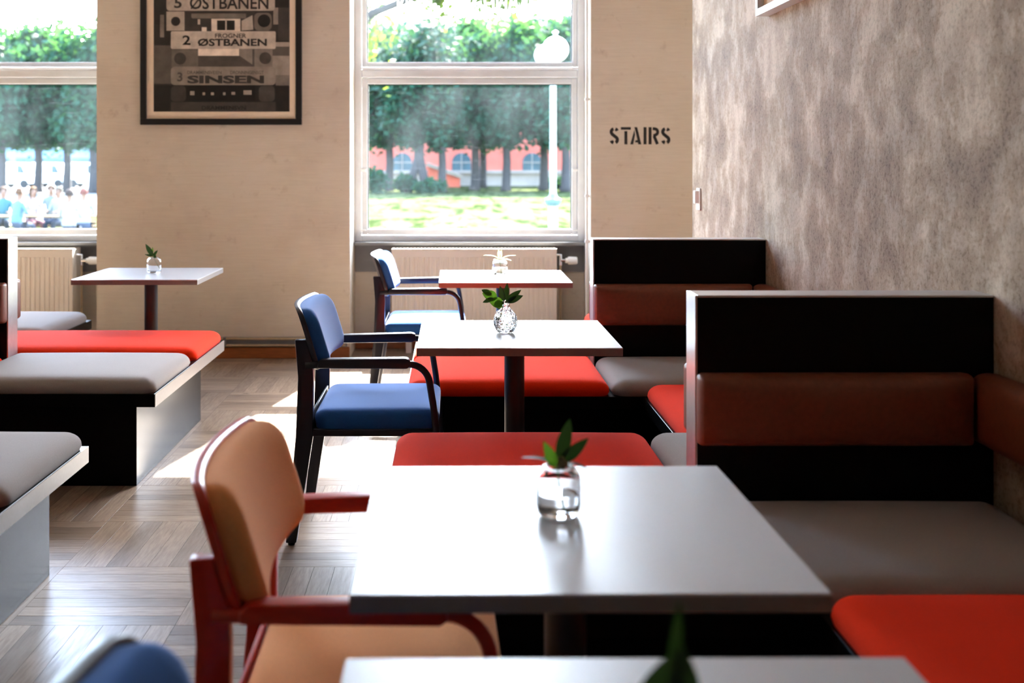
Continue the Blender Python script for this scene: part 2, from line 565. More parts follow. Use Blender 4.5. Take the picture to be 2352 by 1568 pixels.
# skirting and heating pipes along the window wall
def baseboard(name, x0, x1, yf):
    return struct(MB().box((x0, yf-0.022, 0), (x1, yf, 0.078), 0.004).build(name, M['baseboard_wood']))
baseboard('baseboard_pillar', W2[1]+0.002, W1[0]-0.002, YW)
baseboard('baseboard_corner', W1[1]+0.002, W3[0]-0.002, YW)
baseboard('baseboard_niche', W1[0]+0.002, W1[1]-0.002, YG+0.02)
baseboard('baseboard_far_niche', W2[0]+0.002, W2[1]-0.002, YG+0.02)

t = thing('heating_pipe_run', 'pair of thin horizontal heating pipes above the wooden skirting of the pillar', 'pipe', (-1.6, YW-0.03, 0.09))
for z in (0.092, 0.138):
    MB().tube([(W2[1]+0.05, YW-0.025, z), (W1[0]-0.03, YW-0.025, z)], 0.009, 8).build('pipe', M['copper_pipe'], t, smooth=40)
MB().box((W2[1]+0.03, YW-0.012, 0.083), (W1[0]-0.02, YW, 0.147)).build('backing_strip', M['window_grey'], t)
for x in (-2.2, -1.6, -0.95):
    MB().box((x, YW-0.037, 0.080), (x+0.02, YW, 0.150), 0.002).build('clip', M['window_grey'], t)

# ------------------------------------------------------------------ windows
def window(idx, x0, x1, hinges):
    yf, yb = YG-0.045, YG+0.06
    # fixed frame
    m = MB()
    fw = 0.052
    m.box((x0, yf, 0.79), (x0+fw, yb, ZT), 0.004)
    m.box((x1-fw, yf, 0.79), (x1, yb, ZT), 0.004)
    m.box((x0+fw, yf, 0.79), (x1-fw, yb, 0.835), 0.004)
    m.box((x0+fw, yf, ZT-0.05), (x1-fw, yb, ZT), 0.004)
    w = struct(m.build('window_%d' % idx, M['window_paint']))
    MB().box((x0+fw, yf, 1.985), (x1-fw, yb, 2.045), 0.006).build('transom', M['window_paint'], w)
    MB().box((x0+fw, yf-0.025, 2.045), (x1-fw, yf+0.03, 2.060), 0.004).build('transom_ledge', M['window_paint'], w)
    def sash(z0, z1, s, name):
        m = MB()
        ya, yb2 = yf+0.012, yf+0.065
        a, b = x0+fw+0.003, x1-fw-0.003
        m.box((a, ya, z0), (a+s, yb2, z1), 0.004); m.box((b-s, ya, z0), (b, yb2, z1), 0.004)
        m.box((a+s, ya, z0), (b-s, yb2, z0+s), 0.004); m.box((a+s, ya, z1-s), (b-s, yb2, z1), 0.004)
        so = m.build(name, M['window_paint'], w)
        g = MB()
        e = 0.007
        for (p, q) in (((a+s, z0+s), (a+s+e, z1-s)), ((b-s-e, z0+s), (b-s, z1-s)), ((a+s, z1-s-e), (b-s, z1-s))):
            g.box((p[0], ya+0.012, p[1]), (q[0], ya+0.03, q[1]))
        g.build('gasket', M['gasket_black'], so)
        MB().box((a+s-0.006, ya+0.022, z0+s-0.006), (b-s+0.006, ya+0.026, z1-s+0.006)).build('pane', M['window_glass'], so)
        return so
    sash(0.838, 1.982, 0.042, 'lower_sash')
    sash(2.064, ZT-0.053, 0.036, 'upper_sash')
    for hx in (x0+fw+0.005, x1-fw-0.03):
        for hz in ((1.30, 0.02), (0.865, 0.012)):
            MB().box((hx-0.012, yf-0.006, hz[0]), (hx+0.03, yf+0.014, hz[0]+hz[1]), 0.003).build('hinge', M['plastic_white'], w)
    return w
window(1, W1[0], W1[1], True)
window(2, W2[0], W2[1], True)
window(3, W3[0], W3[1], True)
window(4, W4[0], W4[1], True)
for n, (a, b) in enumerate((W1, W2, W3, W4)):
    s = struct(MB().box((a+0.001, YG-0.13, 0.766), (b-0.001, YG+0.02, 0.790), 0.003).build('window_sill_%d' % (n+1), M['window_grey']))
    struct(MB().box((a+0.001, YG-0.002, 0.565), (b-0.001, YG+0.019, 0.765)).build('trim_%d' % (n+1), M['window_grey']))

t = thing('riser_pipe', 'thin white vertical riser pipe in the right corner of the window recess', 'pipe', (0.945, YW+0.06, 0))
MB().tube([(0.945, YW+0.06, 0.002), (0.945, YW+0.06, ZT-0.002)], 0.011, 10).build('pipe', M['plastic_white'], t, smooth=40)
for z in (0.80, 1.12, 1.80, 2.6):
    MB().box((0.930, YW+0.045, z), (0.9645, YW+0.078, z+0.022), 0.003).build('bracket', M['plastic_white'], t)

# lettering on the outer side of the upper pane, read from the street (so mirrored from inside)
def text_mesh(name, body, size, mat, parent, loc, mirror=False, width=None, extrude=0.0006, bold=0.0, spacing=1.0, align='CENTER', world=True):
    cu = bpy.data.curves.new(name, 'FONT')
    cu.body = body; cu.size = size; cu.align_x = align; cu.extrude = extrude; cu.offset = bold; cu.space_character = spacing
    cu.resolution_u = 3
    tmp = bpy.data.objects.new(name, cu)
    COL.objects.link(tmp)
    bpy.context.view_layer.update()
    dg = bpy.context.evaluated_depsgraph_get()
    me = bpy.data.meshes.new_from_object(tmp.evaluated_get(dg))
    bpy.data.objects.remove(tmp); bpy.data.curves.remove(cu)
    me.materials.clear(); me.materials.append(mat)
    xs = [v.co.x for v in me.vertices]
    k = (width/(max(xs)-min(xs))) if width else 1.0
    cx = (max(xs)+min(xs))/2
    for v in me.vertices:
        x, y, z = (v.co.x-cx)*k, v.co.y, v.co.z
        v.co = (-x if mirror else x, -z, y)
    if mirror: me.flip_normals()
    me.name = name
    o = bpy.data.objects.new(name, me)
    off = ORG.get(parent.name, Vector()) if parent is not None else Vector()
    link(o, parent)
    o.location = Vector(loc) - off if world else loc
    return o
plain('vinyl_white', (0.85, 0.86, 0.86), rough=0.6)
wl = text_mesh('window_lettering', 'GRAND SELECTION', 0.26, M['vinyl_white'], None, (0.115, YG+0.012, 2.47), mirror=True, width=1.05, bold=0.004)
tag(wl, 'white mirrored lettering on the upper pane of the middle window', 'lettering')

# radiators
def radiator(x0, x1, label, shadow=False):
    zb, zt, yf, yb = 0.15, 0.745, YG-0.24, YG-0.06
    t = thing('radiator', label, 'radiator', ((x0+x1)/2, YG-0.15, 0.0), group=None)
    m = MB()
    m.box((x0, yf, zb), (x1, yf+0.02, zt), 0.003)
    n = int((x1-x0-0.04)/0.034)
    st = (x1-x0-0.04)/n
    for k in range(n):
        a = x0+0.02+k*st
        m.prism([(a+0.004, yf+0.002), (a+0.009, yf-0.006), (a+st-0.009, yf-0.006), (a+st-0.004, yf+0.002)], 'z', zb+0.03, zt-0.055)
    m.build('front_panel', M['radiator_enamel'], t)
    for a in (x0, x1-0.004):
        MB().box((a, yf+0.02, zb), (a+0.004, yb, zt)).build('side_panel', M['radiator_enamel'], t)
    MB().box((x0+0.004, yb-0.02, zb), (x1-0.004, yb, zt-0.005)).build('rear_panel', M['radiator_enamel'], t)
    m = MB().box((x0, yf-0.001, zt), (x1, yf+0.016, zt+0.006)).box((x0, yb-0.016, zt), (x1, yb, zt+0.006))
    g = int((x1-x0)/0.025)
    for k in range(g):
        a = x0+(k+0.5)*(x1-x0)/g
        m.box((a-0.006, yf+0.016, zt), (a+0.006, yb-0.016, zt+0.005))
    m.build('top_grille', M['radiator_enamel'], t)
    ym = (yf+yb)/2
    v = MB().tube([(x1-0.004, ym, zt-0.045), (x1+0.035, ym, zt-0.045), (x1+0.035, ym, zt-0.12)], 0.012, 10).tube([(x1+0.035, ym, zt-0.085), (x1+0.075, ym, zt-0.085)], 0.013, 10).build('valve', M['chrome'], t, smooth=40)
    MB().lathe([(0, 0.070), (0.018, 0.070), (0.019, 0.085), (0.019, 0.086), (0.027, 0.088), (0.029, 0.1), (0.027, 0.150), (0.021, 0.156), (0, 0.157)], 20, (x1, ym, zt-0.085), 'x').build('thermostat_knob', M['plastic_white'], t, smooth=35)
    MB().tube([(x1+0.035, ym, zt-0.12), (x1+0.035, ym, 0.001)], 0.008, 8).build('pipe', M['copper_pipe'], t, smooth=40)
    for fx in (x0+0.12, x1-0.12):
        MB().box((fx-0.02, yf+0.04, 0.0), (fx+0.02, yb-0.04, zb)).build('foot', M['radiator_enamel'], t)
    return t
radiator(-0.437, 0.742, 'long cream panel radiator under the middle window behind the far blue chair')
radiator(-3.95, -2.712, 'cream panel radiator under the left window beside the far bench')

# ------------------------------------------------------------------ wall things
t = thing('light_switch', 'small white wall switch near the end of the mottled wall', 'switch', (XR, 6.88, 1.15))
MB().box((XR-0.010, 6.825, 1.085), (XR-0.0005, 6.915, 1.215), 0.003, 2).build('back_plate', M['plastic_white'], t)
MB().prism([(6.845, XR-0.010), (6.852, XR-0.032), (6.893, XR-0.032), (6.900, XR-0.010)], 'z', 1.125, 1.20, 0.002).build('rocker', M['plastic_white'], t)
# prism axis 'z' takes (x, y): rebuild the rocker in the right orientation
_r = [c for c in t.children if c.name.startswith('rocker')][0]
for v in _r.data.vertices:
    w = v.co + Vector((XR, 6.88, 1.15))
    v.co = Vector((w.y, w.x, w.z)) - Vector((XR, 6.88, 1.15))

t = thing('wall_picture', 'silver framed tan picture high on the mottled right wall', 'picture', (XR, 4.85, 2.4))
pz0, pz1, py0, py1, pxf = 2.045, 2.90, 4.30, 5.37, XR-0.06
f = 0.03
m = MB()
m.box((pxf, py0, pz0), (XR-0.0005, py1, pz0+f)); m.box((pxf, py0, pz1-f), (XR-0.0005, py1, pz1))
m.box((pxf, py0, pz0+f), (XR-0.0005, py0+f, pz1-f)); m.box((pxf, py1-f, pz0+f), (XR-0.0005, py1, pz1-f))
m.build('frame', M['frame_silver'], t)
cv = MB().box((XR-0.03, py0+f, pz0+f), (XR-0.02, py1-f, pz1-f)).build('canvas', M['canvas_tan'], t)
MB().box((XR-0.034, py0+f, pz0+f), (XR-0.030, py1-f-0.02, pz0+f+0.012)).build('dark_line', M['frame_black'], cv)
for (yy, zz, h) in ((5.29, 2.15, 0.10), (5.20, 2.12, 0.07), (5.00, 2.2, 0.12), (4.7, 2.3, 0.1)):
    MB().lathe([(0, -0.0005), (0.02, 0), (0, 0.0005)], 14, (XR-0.031, yy, zz), 'x').build('red_mark', M['canvas_red'], cv)

# stencilled word STAIRS
def stencil_word():
    yy = YW-0.0008
    X0, Z0, H, Wd = 1.096, 1.492, 0.122, 0.430
    sx = Wd/141.0; sz = H/40.0
    wall_word = thing('wall_lettering', 'black stencilled word STAIRS on the pale wall right of the window', 'lettering', (X0, YW, Z0))
    def stroke(mb, pts, w=7.6):
        pts = [Vector((p[0], p[1])) for p in pts]
        L, R = [], []
        for i, p in enumerate(pts):
            d = (pts[min(i+1, len(pts)-1)] - pts[max(i-1, 0)]).normalized()
            n = Vector((-d.y, d.x))
            L.append(p+n*w/2); R.append(p-n*w/2)
        for i in range(len(pts)-1):
            q = [R[i], R[i+1], L[i+1], L[i]]
            mb.poly([(X0+a.x*sx, yy, Z0+a.y*sz) for a in q])
    def arc(cx, cy, rx, ry, a0, a1, n=8):
        return [(cx+rx*math.cos(math.radians(a0+(a1-a0)*k/n)), cy+ry*math.sin(math.radians(a0+(a1-a0)*k/n))) for k in range(n+1)]
    def poly(mb, pts):
        mb.poly([(X0+a*sx, yy, Z0+b*sz) for a, b in pts])
    def S(ox):
        mb = MB()
        stroke(mb, arc(ox+11, 29, 7, 7.2, 20, 70, 5))
        stroke(mb, arc(ox+11, 29, 7, 7.2, 105, 190, 7) + [(ox+6, 24), (ox+16, 16)] + arc(ox+11, 11, 7, 7.2, 30, -65, 8))
        stroke(mb, arc(ox+11, 11, 7, 7.2, -105, -165, 6))
        mb.build('letter', M['stencil_black'], wall_word)
    S(0)
    mb = MB(); poly(mb, [(26, 34), (49, 34), (49, 40), (26, 40)]); poly(mb, [(34, 0.5), (41, 0.5), (41, 31), (34, 31)]); mb.build('letter', M['stencil_black'], wall_word)
    mb = MB(); poly(mb, [(47.5, 0.5), (54.5, 0.5), (58.5, 22), (57.2, 34)]); poly(mb, [(57, 40), (63.5, 40), (73, 0.5), (66, 0.5), (65, 5), (58.5, 5), (59.5, 10), (64, 10), (60.5, 27)]); mb.build('letter', M['stencil_black'], wall_word)
    mb = MB(); poly(mb, [(78, 0.5), (85, 0.5), (85, 40), (78, 40)]); mb.build('letter', M['stencil_black'], wall_word)
    mb = MB(); poly(mb, [(89.5, 0.5), (96.5, 0.5), (96.5, 40), (89.5, 40)])
    stroke(mb, [(99, 36.5), (103, 36.2)] + arc(104, 29, 6.5, 7.0, 80, -70, 8) + [(101, 20)], 7)
    stroke(mb, [(102, 20), (110, 1)], 7)
    mb.build('letter', M['stencil_black'], wall_word)
    S(118)
stencil_word()

# ------------------------------------------------------------------ framed photograph of old destination plates
def framed_photo():
    yb = YW
    K = (YW-0.03)/2660
    def P(zx, zy):                       # layout of the print, measured in print units
        return ((320+zx/5.408-1040)*K, 1.37-(zy/5.408-372)*K)
    x0, zb = P(8, 1550); x1, _ = P(2016, 1550)
    zt = zb+1.52
    t = thing('framed_photograph', 'large black framed black and white photograph of stacked destination plates on the pillar', 'picture', ((x0+x1)/2, yb, zb))
    fw = 0.043
    m = MB()
    m.box((x0, yb-0.03, zb), (x1, yb-0.0005, zb+fw), 0.003); m.box((x0, yb-0.03, zt-fw), (x1, yb-0.0005, zt), 0.003)
    m.box((x0, yb-0.03, zb+fw), (x0+fw, yb-0.0005, zt-fw), 0.003); m.box((x1-fw, yb-0.03, zb+fw), (x1, yb-0.0005, zt-fw), 0.003)
    m.build('frame', M['frame_black'], t)
    MB().box((x0+fw-0.002, yb-0.012, zb+fw-0.002), (x1-fw+0.002, yb-0.004, zt-fw+0.002)).build('mat', M['mat_board'], t)
    px0, pzb = P(170, 1385); px1, _ = P(1862, 1385)
    pzt = zt-fw-0.05
    pr = MB().box((px0, yb-0.0130, pzb), (px1, yb-0.0115, pzt)).build('print', plain('print_dark', srgb(50, 46, 43), rough=0.35, var=0.55, nscale=4), t)
    d = [0.0132]
    cache = {}
    def grey(v):
        if v not in cache:
            cache[v] = plain('print_grey_%d' % v, srgb(min(255, v*1.28), min(255, v*1.21), min(255, v*1.12)), rough=0.4, var=0.22, nscale=16)
        return cache[v]
    def patch(name, pts, v):
        d[0] += 0.00006
        MB().poly([(P(a, b)[0], yb-d[0], P(a, b)[1]) for a, b in pts]).build(name, grey(v), pr)
    def rect(name, a, b, c, e, v, r=0):
        if r == 0: pts = [(a, e), (c, e), (c, b), (a, b)]
        else:
            pts = []
            for (cx, cy, s) in ((a+r, e-r, 180), (c-r, e-r, 270), (c-r, b+r, 0), (a+r, b+r, 90)):
                for k in range(6):
                    an = math.radians(s+18*k)
                    pts.append((cx+r*math.cos(an), cy-r*math.sin(an)))
        patch(name, pts, v)
    def disc(name, cx, cy, r, v):
        patch(name, [(cx+r*math.cos(2*PI*k/20), cy-r*math.sin(2*PI*k/20)) for k in range(20)], v)
    def word(body, zx0, zx1, zbase, size, v, bold=0.0022):
        d[0] += 0.00006
        xa, z = P(zx0, zbase); xb, _ = P(zx1, zbase)
        text_mesh('lettering', body, size/5.408*K*1.38, grey(v), pr, ((xa+xb)/2, yb-d[0], z), width=xb-xa, extrude=0.00002, bold=bold)
    # background shapes
    rect('street', 172, 560, 1860, 1040, 70); rect('pavement', 1640, 690, 1860, 930, 118); rect('road', 1690, 930, 1860, 1060, 92)
    rect('shade', 172, 1060, 1860, 1384, 28); rect('shade', 172, -60, 340, 300, 36); rect('pale_figure', 250, 180, 300, 460, 96)
    rect('kerb', 1580, 520, 1860, 575, 130); rect('tower', 1660, 90, 1720, 300, 112); rect('dark_street', 1720, 90, 1860, 500, 52)
    # plate rows, from the top of the print down
    rect('plate', 330, -560, 1690, -330, 120, 40); rect('gap', 560, -330, 1420, -130, 40)
    rect('block', 340, -330, 570, -120, 110); disc('hole', 450, -225, 55, 36); rect('block', 1430, -330, 1650, -120, 96); disc('hole', 1540, -225, 70, 32)
    rect('plate', 330, -120, 1680, 130, 138, 40)
    word('5', 425, 520, 92, 130, 34); word('ØSTBANEN', 620, 1600, 105, 150, 26)
    rect('gap', 560, 135, 1430, 380, 46); rect('far_plate', 640, 165, 1320, 225, 90)
    rect('window_light', 890, 230, 1250, 385, 172); rect('dark_door', 960, 250, 1180, 372, 30); rect('post', 1062, 240, 1080, 380, 150)
    rect('window_light', 720, 235, 750, 300, 150); rect('window_light', 770, 335, 830, 385, 170)
    patch('block_side', [(1265, 375), (1410, 365), (1400, 185), (1265, 255)], 140)
    rect('block', 330, 140, 555, 378, 132); patch('block_side', [(555, 378), (740, 378), (700, 260), (555, 145)], 48); disc('hole', 445, 262, 58, 34)
    rect('block', 1420, 155, 1640, 378, 86, 60); disc('hole', 1545, 255, 80, 26)
    rect('plate', 385, 385, 1690, 605, 148, 20)
    word('2', 530, 630, 552, 118, 26); word('FROGNER', 935, 1325, 466, 54, 30, 0.001); word('ØSTBANEN', 720, 1580, 565, 88, 28)
    rect('gap', 600, 605, 1430, 830, 62); rect('window_light', 725, 605, 1235, 690, 182)
    rect('block', 395, 615, 725, 830, 84); disc('hole', 500, 725, 75, 52)
    patch('block_side', [(1240, 690), (1400, 800), (1400, 610), (1240, 605)], 104)
    rect('block', 1425, 610, 1650, 830, 100); disc('hole', 1560, 720, 75, 58)
    rect('plate', 385, 825, 1690, 1055, 108, 50)
    word('3', 465, 530, 1005, 110, 58); word('DRAMMENSVEIEN', 590, 1015, 918, 42, 66, 0.0006); word('DRONNINGENSGT', 1125, 1540, 918, 42, 66, 0.0006)
    word('SINSEN', 590, 1545, 1028, 92, 44, 0.0032)
    rect('gap', 560, 1060, 1430, 1250, 20)
    for a, b, c, e in ((625, 1130, 680, 1180), (780, 1145, 812, 1180), (885, 1145, 922, 1180), (1035, 1145, 1066, 1180), (1140, 1140, 1186, 1175), (1290, 1120, 1390, 1175)):
        rect('light_spot', a, b, c, e, 122)
    rect('block', 385, 1065, 575, 1260, 50, 50); rect('block', 1480, 1065, 1680, 1260, 56, 50)
    rect('plate', 385, 1265, 1690, 1384, 50, 0); word('DRAMMENSVN', 770, 1320, 1360, 48, 22, 0.0008)
framed_photo()

# ------------------------------------------------------------------ benches
BT, BB, CT = 0.408, 0.354, 0.478     # seat board top / underside, cushion top
TP = 0.117                           # partition thickness
PZ = 1.01                            # partition height
BD = 0.665                           # seat depth

def cushion(parent, x0, x1, y0, y1, mat, label=None, er=0.075, rc=0.055):
    cx, cy = (x0+x1)/2, (y0+y1)/2
    m = MB().slab((x1-x0)/2-0.0015, (y1-y0)/2-0.0015, rc, CT-BT-0.008, er, lambda x, y, z: (cx+x, cy+y, BT+z), crown=0.010, nx=12, ny=12, side=0.22)
    o = m.build('seat_cushion', M[mat], parent, smooth=60)
    if label: o['label'] = label
    return o

def bolster(parent, x0, x1, yf, yb, along='x'):
    """padded brown back roll; along x: between x0..x1, from yf (front) to yb; along y: x is the thin direction"""
    z0, z1 = 0.612, 0.803
    m = MB()
    if along == 'x':
        th = yb-yf; cx = (x0+x1)/2; cz = (z0+z1)/2; s = 1 if th > 0 else -1
        m.slab((x1-x0)/2, (z1-z0)/2, 0.014, abs(th), 0.035, lambda x, y, z: (cx+x, yb-s*z, cz+y), crown=0.006, nx=12, ny=8, side=0.3)
    else:
        th = x1-x0; cy = (yf+yb)/2; cz = (z0+z1)/2; s = 1 if th > 0 else -1
        m.slab(abs(yb-yf)/2, (z1-z0)/2, 0.014, abs(th), 0.035, lambda x, y, z: (x1-s*z, cy+x, cz+y), crown=0.006, nx=12, ny=8, side=0.3)
    return m.build('back_bolster', M['leather_brown'], parent, smooth=60)

def double_bench(label, xa, xp, xw, yp, cols_front, cols_back, inset=0.10, back_split=None):
    """two seats back to back with a tall partition; xa aisle end, xp free end of the partition, xw wall end"""
    s = 1 if xw > xa else -1
    y1, y2 = yp, yp+TP
    y0, y3 = y1-BD, y2+BD
    t = thing('double_bench', label, 'bench', ((xa+xw)/2, (y0+y3)/2, 0))
    lo, hi = lambda a, b: min(a, b), lambda a, b: max(a, b)
    def bx(name, a, b, c, d, e, f, mat, bev=0.0015):
        return MB().box((lo(a, b), c, e), (hi(a, b), d, f), bev).build(name, M[mat], t)
    bx('plinth', xa+s*0.105, xw-s*0.002, y0+inset, y3-inset, 0.0, BB, 'laminate_black')
    bx('seat_board', xa+s*0.004, xw-s*0.002, y0, y3, BB, BT, 'laminate_black')
    bx('aisle_edge', xa, xa+s*0.004, y0, y3, BB, BT, 'table_edge', 0)
    ym = (y1+y2)/2
    bx('partition', xp+s*0.006, xw-s*0.002, y1, y2, BT, PZ-0.006, 'laminate_black')
    e = bx('end_trim', xp, xp+s*0.006, y1-0.001, y2+0.001, BT, PZ, 'aluminium', 0.001)
    bx('top_trim', xp+s*0.006, xw-s*0.002, y1-0.001, y2+0.001, PZ-0.006, PZ, 'aluminium', 0.001)
    bw = 0.072
    for (yf, yb) in ((y1-bw, y1), (y2+bw, y2)):
        bolster(t, lo(xp-s*0.001, xw-s*0.073), hi(xp-s*0.001, xw-s*0.073), yf, yb)
    # wall side roll
    for (ya, yb2) in ((y0+0.002, y1-0.002), (y2+0.002, y3-0.002)):
        bolster(t, xw-s*0.072, xw-s*0.002, ya, yb2, 'y')
    g = 0.004
    for (cols, ya, yb2, yb3, xq) in ((cols_front, y0, ym, y1, xp), (cols_back, y3, ym if back_split is None else y2, y2, xp if back_split is None else back_split)):
        a, b = lo(ya, yb2), hi(ya, yb2)
        cushion(t, lo(xa+s*0.006, xq-s*0.004), hi(xa+s*0.006, xq-s*0.004), a+0.004, b-0.002, cols[0])
        a, b = lo(ya, yb3), hi(ya, yb3)
        cushion(t, lo(xq+s*0.002, xw-s*0.006), hi(xq+s*0.002, xw-s*0.006), a+0.004, b-0.004, cols[1])
    return t

def wall_bench(label, xe, xw, y0, y1, col, y_free=None, split=None):
    s = 1 if xw > xe else -1
    t = thing('wall_bench', label, 'bench', ((xe+xw)/2, (y0+y1)/2, 0))
    lo, hi = min, max
    e = 0.10 if y_free else 0.0
    MB().box((lo(xe+s*0.10, xw-s*0.002), y0+0.003, 0), (hi(xe+s*0.10, xw-s*0.002), y1-0.003-e, BB)).build('plinth', M['laminate_black'], t)
    MB().box((lo(xe, xw-s*0.002), y0+0.003, BB), (hi(xe, xw-s*0.002), y1-0.003, BT), 0.0015).build('seat_board', M['laminate_black'], t)
    ys = [y0+0.005] + (split or []) + [y1-0.005-(0.03 if y_free else 0)]
    for a, b in zip(ys[:-1], ys[1:]):
        cushion(t, lo(xe+s*0.004, xw-s*0.006), hi(xe+s*0.004, xw-s*0.006), a, b, col)
    bolster(t, xw-s*0.072, xw-s*0.002, y0+0.004, y1-0.004, 'y')
    return t

RXA, RXP = -0.196, 0.655
LXA, LXP, LXW = -1.233, -2.098, -2.89
YA, YBR, YBL = 3.130, 5.410, 5.465
OG, GR = 'fabric_orange', 'fabric_grey'
double_bench('black double bench with brown back roll in the right foreground, nearest the camera', RXA, RXP, XR, YA, (OG, GR), (OG, GR))
double_bench('black double bench along the right wall between the middle and far tables', RXA, RXP, XR, YBR, (OG, GR), (OG, GR))
double_bench('grey cushioned bench cut off by the left edge, nearest the camera', LXA, LXP, LXW, YA+0.01, (OG, GR), (GR, OG), 0.08)
double_bench('left double bench with grey front seat and red orange rear seat', LXA, LXP, LXW, YBL, (GR, OG), (OG, GR), back_split=-2.42)
wall_bench('orange cushioned wall bench in the lower right corner of the photo', 0.782, XR, 0.55, YA-BD, OG, split=[1.5])
wall_bench('short orange cushioned wall bench between the two right double benches', 0.782, XR, YA+TP+BD, YBR-BD, OG)
wall_bench('orange cushioned wall bench beyond the far right double bench', 0.782, XR, YBR+TP+BD, 7.03, OG, y_free=True)
wall_bench('grey cushioned bench below the left window behind the orange seat', -2.20, LXW, YBL+TP+BD, 7.06, GR, y_free=True)
# low back panel behind the left benches
t = thing('low_partition', 'low black back panel behind the left hand benches', 'partition', (LXW-0.05, 5.2, 0))
MB().box((LXW-0.10, 2.4, 0), (LXW-0.001, 7.06, 0.95), 0.002).build('panel', M['laminate_black'], t)

# ------------------------------------------------------------------ tables
def table(label, x0, x1, y0, y1, rot=0.0):
    cx, cy = (x0+x1)/2, (y0+y1)/2
    t = thing('cafe_table', label, 'table', (cx, cy, 0), rot)
    hx, hy = (x1-x0)/2, (y1-y0)/2
    MB().box((-hx, -hy, 0.736), (hx, hy, 0.740), 0.0008).build('table_top', M['laminate_grey'], t, world=False)
    MB().box((-hx, -hy, 0.712), (hx, hy, 0.736)).build('edge_band', M['table_edge'], t, world=False)
    MB().lathe([(0, 0.012), (0.037, 0.012), (0.037, 0.705), (0.0, 0.705)], 28).build('column', M['steel_black'], t, world=False, smooth=40)
    MB().box((-0.20, -0.20, 0.7045), (0.20, 0.20, 0.712)).build('mounting_plate', M['steel_black'], t, world=False)
    MB().lathe([(0, 0.0), (0.215, 0.0), (0.22, 0.004), (0.21, 0.012), (0.05, 0.016), (0, 0.016)], 40).build('base_plate', M['steel_black'], t, world=False, smooth=30)
    return t
table('square grey table in the front with the glass tumbler of water, beside the orange chair', -0.154, 0.551, 1.690, 2.400, math.radians(0.5))
table('square white topped table with the round cut glass vase, beside the middle blue chair', -0.123, 0.577, 3.925, 4.615)
table('square sunlit table below the middle window, farthest on the right', -0.073, 0.627, 6.05, 6.74)
table('square table end cut off by the bottom edge of the photo', -0.134, 0.576, 0.77, 1.472, math.radians(0.3))
table('square table standing before the pillar with the framed photograph', -2.045, -1.368, 6.20, 6.90)

# ------------------------------------------------------------------ arm chairs
def arm_chair(label, frame, fab, loc, rot=0.0):
    t = thing('arm_chair', label, 'chair', loc, rot)
    F, U = M[frame], M[fab]
    hw = 0.300
    B = lambda mb, n, mat=F, sm=40, p=t: mb.build(n, mat, p, world=False, smooth=sm)
    for s in (-1, 1):
        # rear leg: tapered foot, bent back above the seat
        prof = [(-0.285, 0.010), (-0.247, 0.010), (-0.188, 0.39), (-0.186, 0.60), (-0.190, 0.66), (-0.214, 0.735), (-0.252, 0.735), (-0.241, 0.60), (-0.249, 0.39)]
        y0, y1 = (s*(hw-0.008), s*(hw-0.042))
        leg = B(MB().prism(prof, 'y', min(y0, y1), max(y0, y1), 0.004, 2), 'rear_leg')
        B(MB().lathe([(0, 0), (0.012, 0), (0.013, 0.006), (0.012, 0.012), (0, 0.012)], 12, (-0.266, s*(hw-0.025), 0)), 'foot_glide', M['rubber_black'], p=leg)
        # arm: wooden pad on a bent tube that runs down as the front leg
        ya, yf = s*(hw-0.012), s*(hw+0.004)
        tube = [(-0.215, ya, 0.645), (-0.16, ya, 0.645), (0.155, yf, 0.651)]
        for k in range(1, 9):
            a = math.radians(90*k/8*0.92)
            tube.append((0.155+0.075*math.sin(a), yf, 0.651-0.075*(1-math.cos(a))))
        tube += [(0.243, yf-s*0.006, 0.50), (0.254, yf-s*0.014, 0.40), (0.268, yf-s*0.022, 0.20), (0.284, yf-s*0.03, 0.006)]
        front = B(MB().tube(tube, 0.0125, 12), 'arm_tube')
        B(MB().lathe([(0, -0.004), (0.013, -0.004), (0.014, 0.004), (0, 0.005)], 12, (0.284, yf-s*0.03, 0.004)), 'foot_glide', M['rubber_black'], p=front)
        pts = [(-0.170, 0.636), (-0.170, 0.655), (-0.155, 0.669), (0.145, 0.675), (0.160, 0.669), (0.162, 0.646), (0.150, 0.637)]
        mb = MB().prism(pts, 'y', -0.022, 0.022, 0.006, 2)
        for v in mb.bm.verts:
            v.co.y += ya + (yf-ya)*(v.co.x+0.17)/0.33
        B(mb, 'arm_pad')
    # seat: frame rails and upholstered cushion
    m = MB()
    for s in (-1, 1):
        m.box((-0.20, s*(hw-0.032)-0.012, 0.388), (0.245, s*(hw-0.032)+0.012, 0.412), 0.003)
    m.box((-0.20, -hw+0.045, 0.388), (-0.17, hw-0.045, 0.412), 0.003).box((0.225, -hw+0.045, 0.388), (0.245, hw-0.045, 0.412), 0.003)
    B(m, 'seat_frame')
    B(MB().slab(0.226, hw-0.030, 0.045, 0.068, 0.05, lambda x, y, z: (0.038+x, y, 0.412+z+0.006*x), crown=0.006, nx=10, ny=10, side=0.55), 'seat', U, 60)
    m = MB()
    m.box((-0.198, -hw+0.05, 0.412), (-0.190, hw-0.05, 0.470), 0.002)
    B(m, 'seat_back_rail')
    # backrest: bent shell with an upholstered pad
    def bend(x, y, z, off):
        # x across the chair, y up, z thickness towards the sitter
        lean = -0.243 - 0.31*(y) + 0.45*x*x
        return (lean + off + z, x, 0.733+y)
    B(MB().slab(hw-0.004, 0.114, 0.06, 0.020, 0.006, lambda x, y, z: bend(x, y, z, -0.006), nx=14, ny=8, side=0.6), 'backrest_shell', F, 50)
    B(MB().slab(hw-0.012, 0.108, 0.062, 0.050, 0.035, lambda x, y, z: bend(x, y, z, 0.014), crown=0.006, nx=14, ny=8, side=0.45), 'backrest_pad', U, 60)
    return t
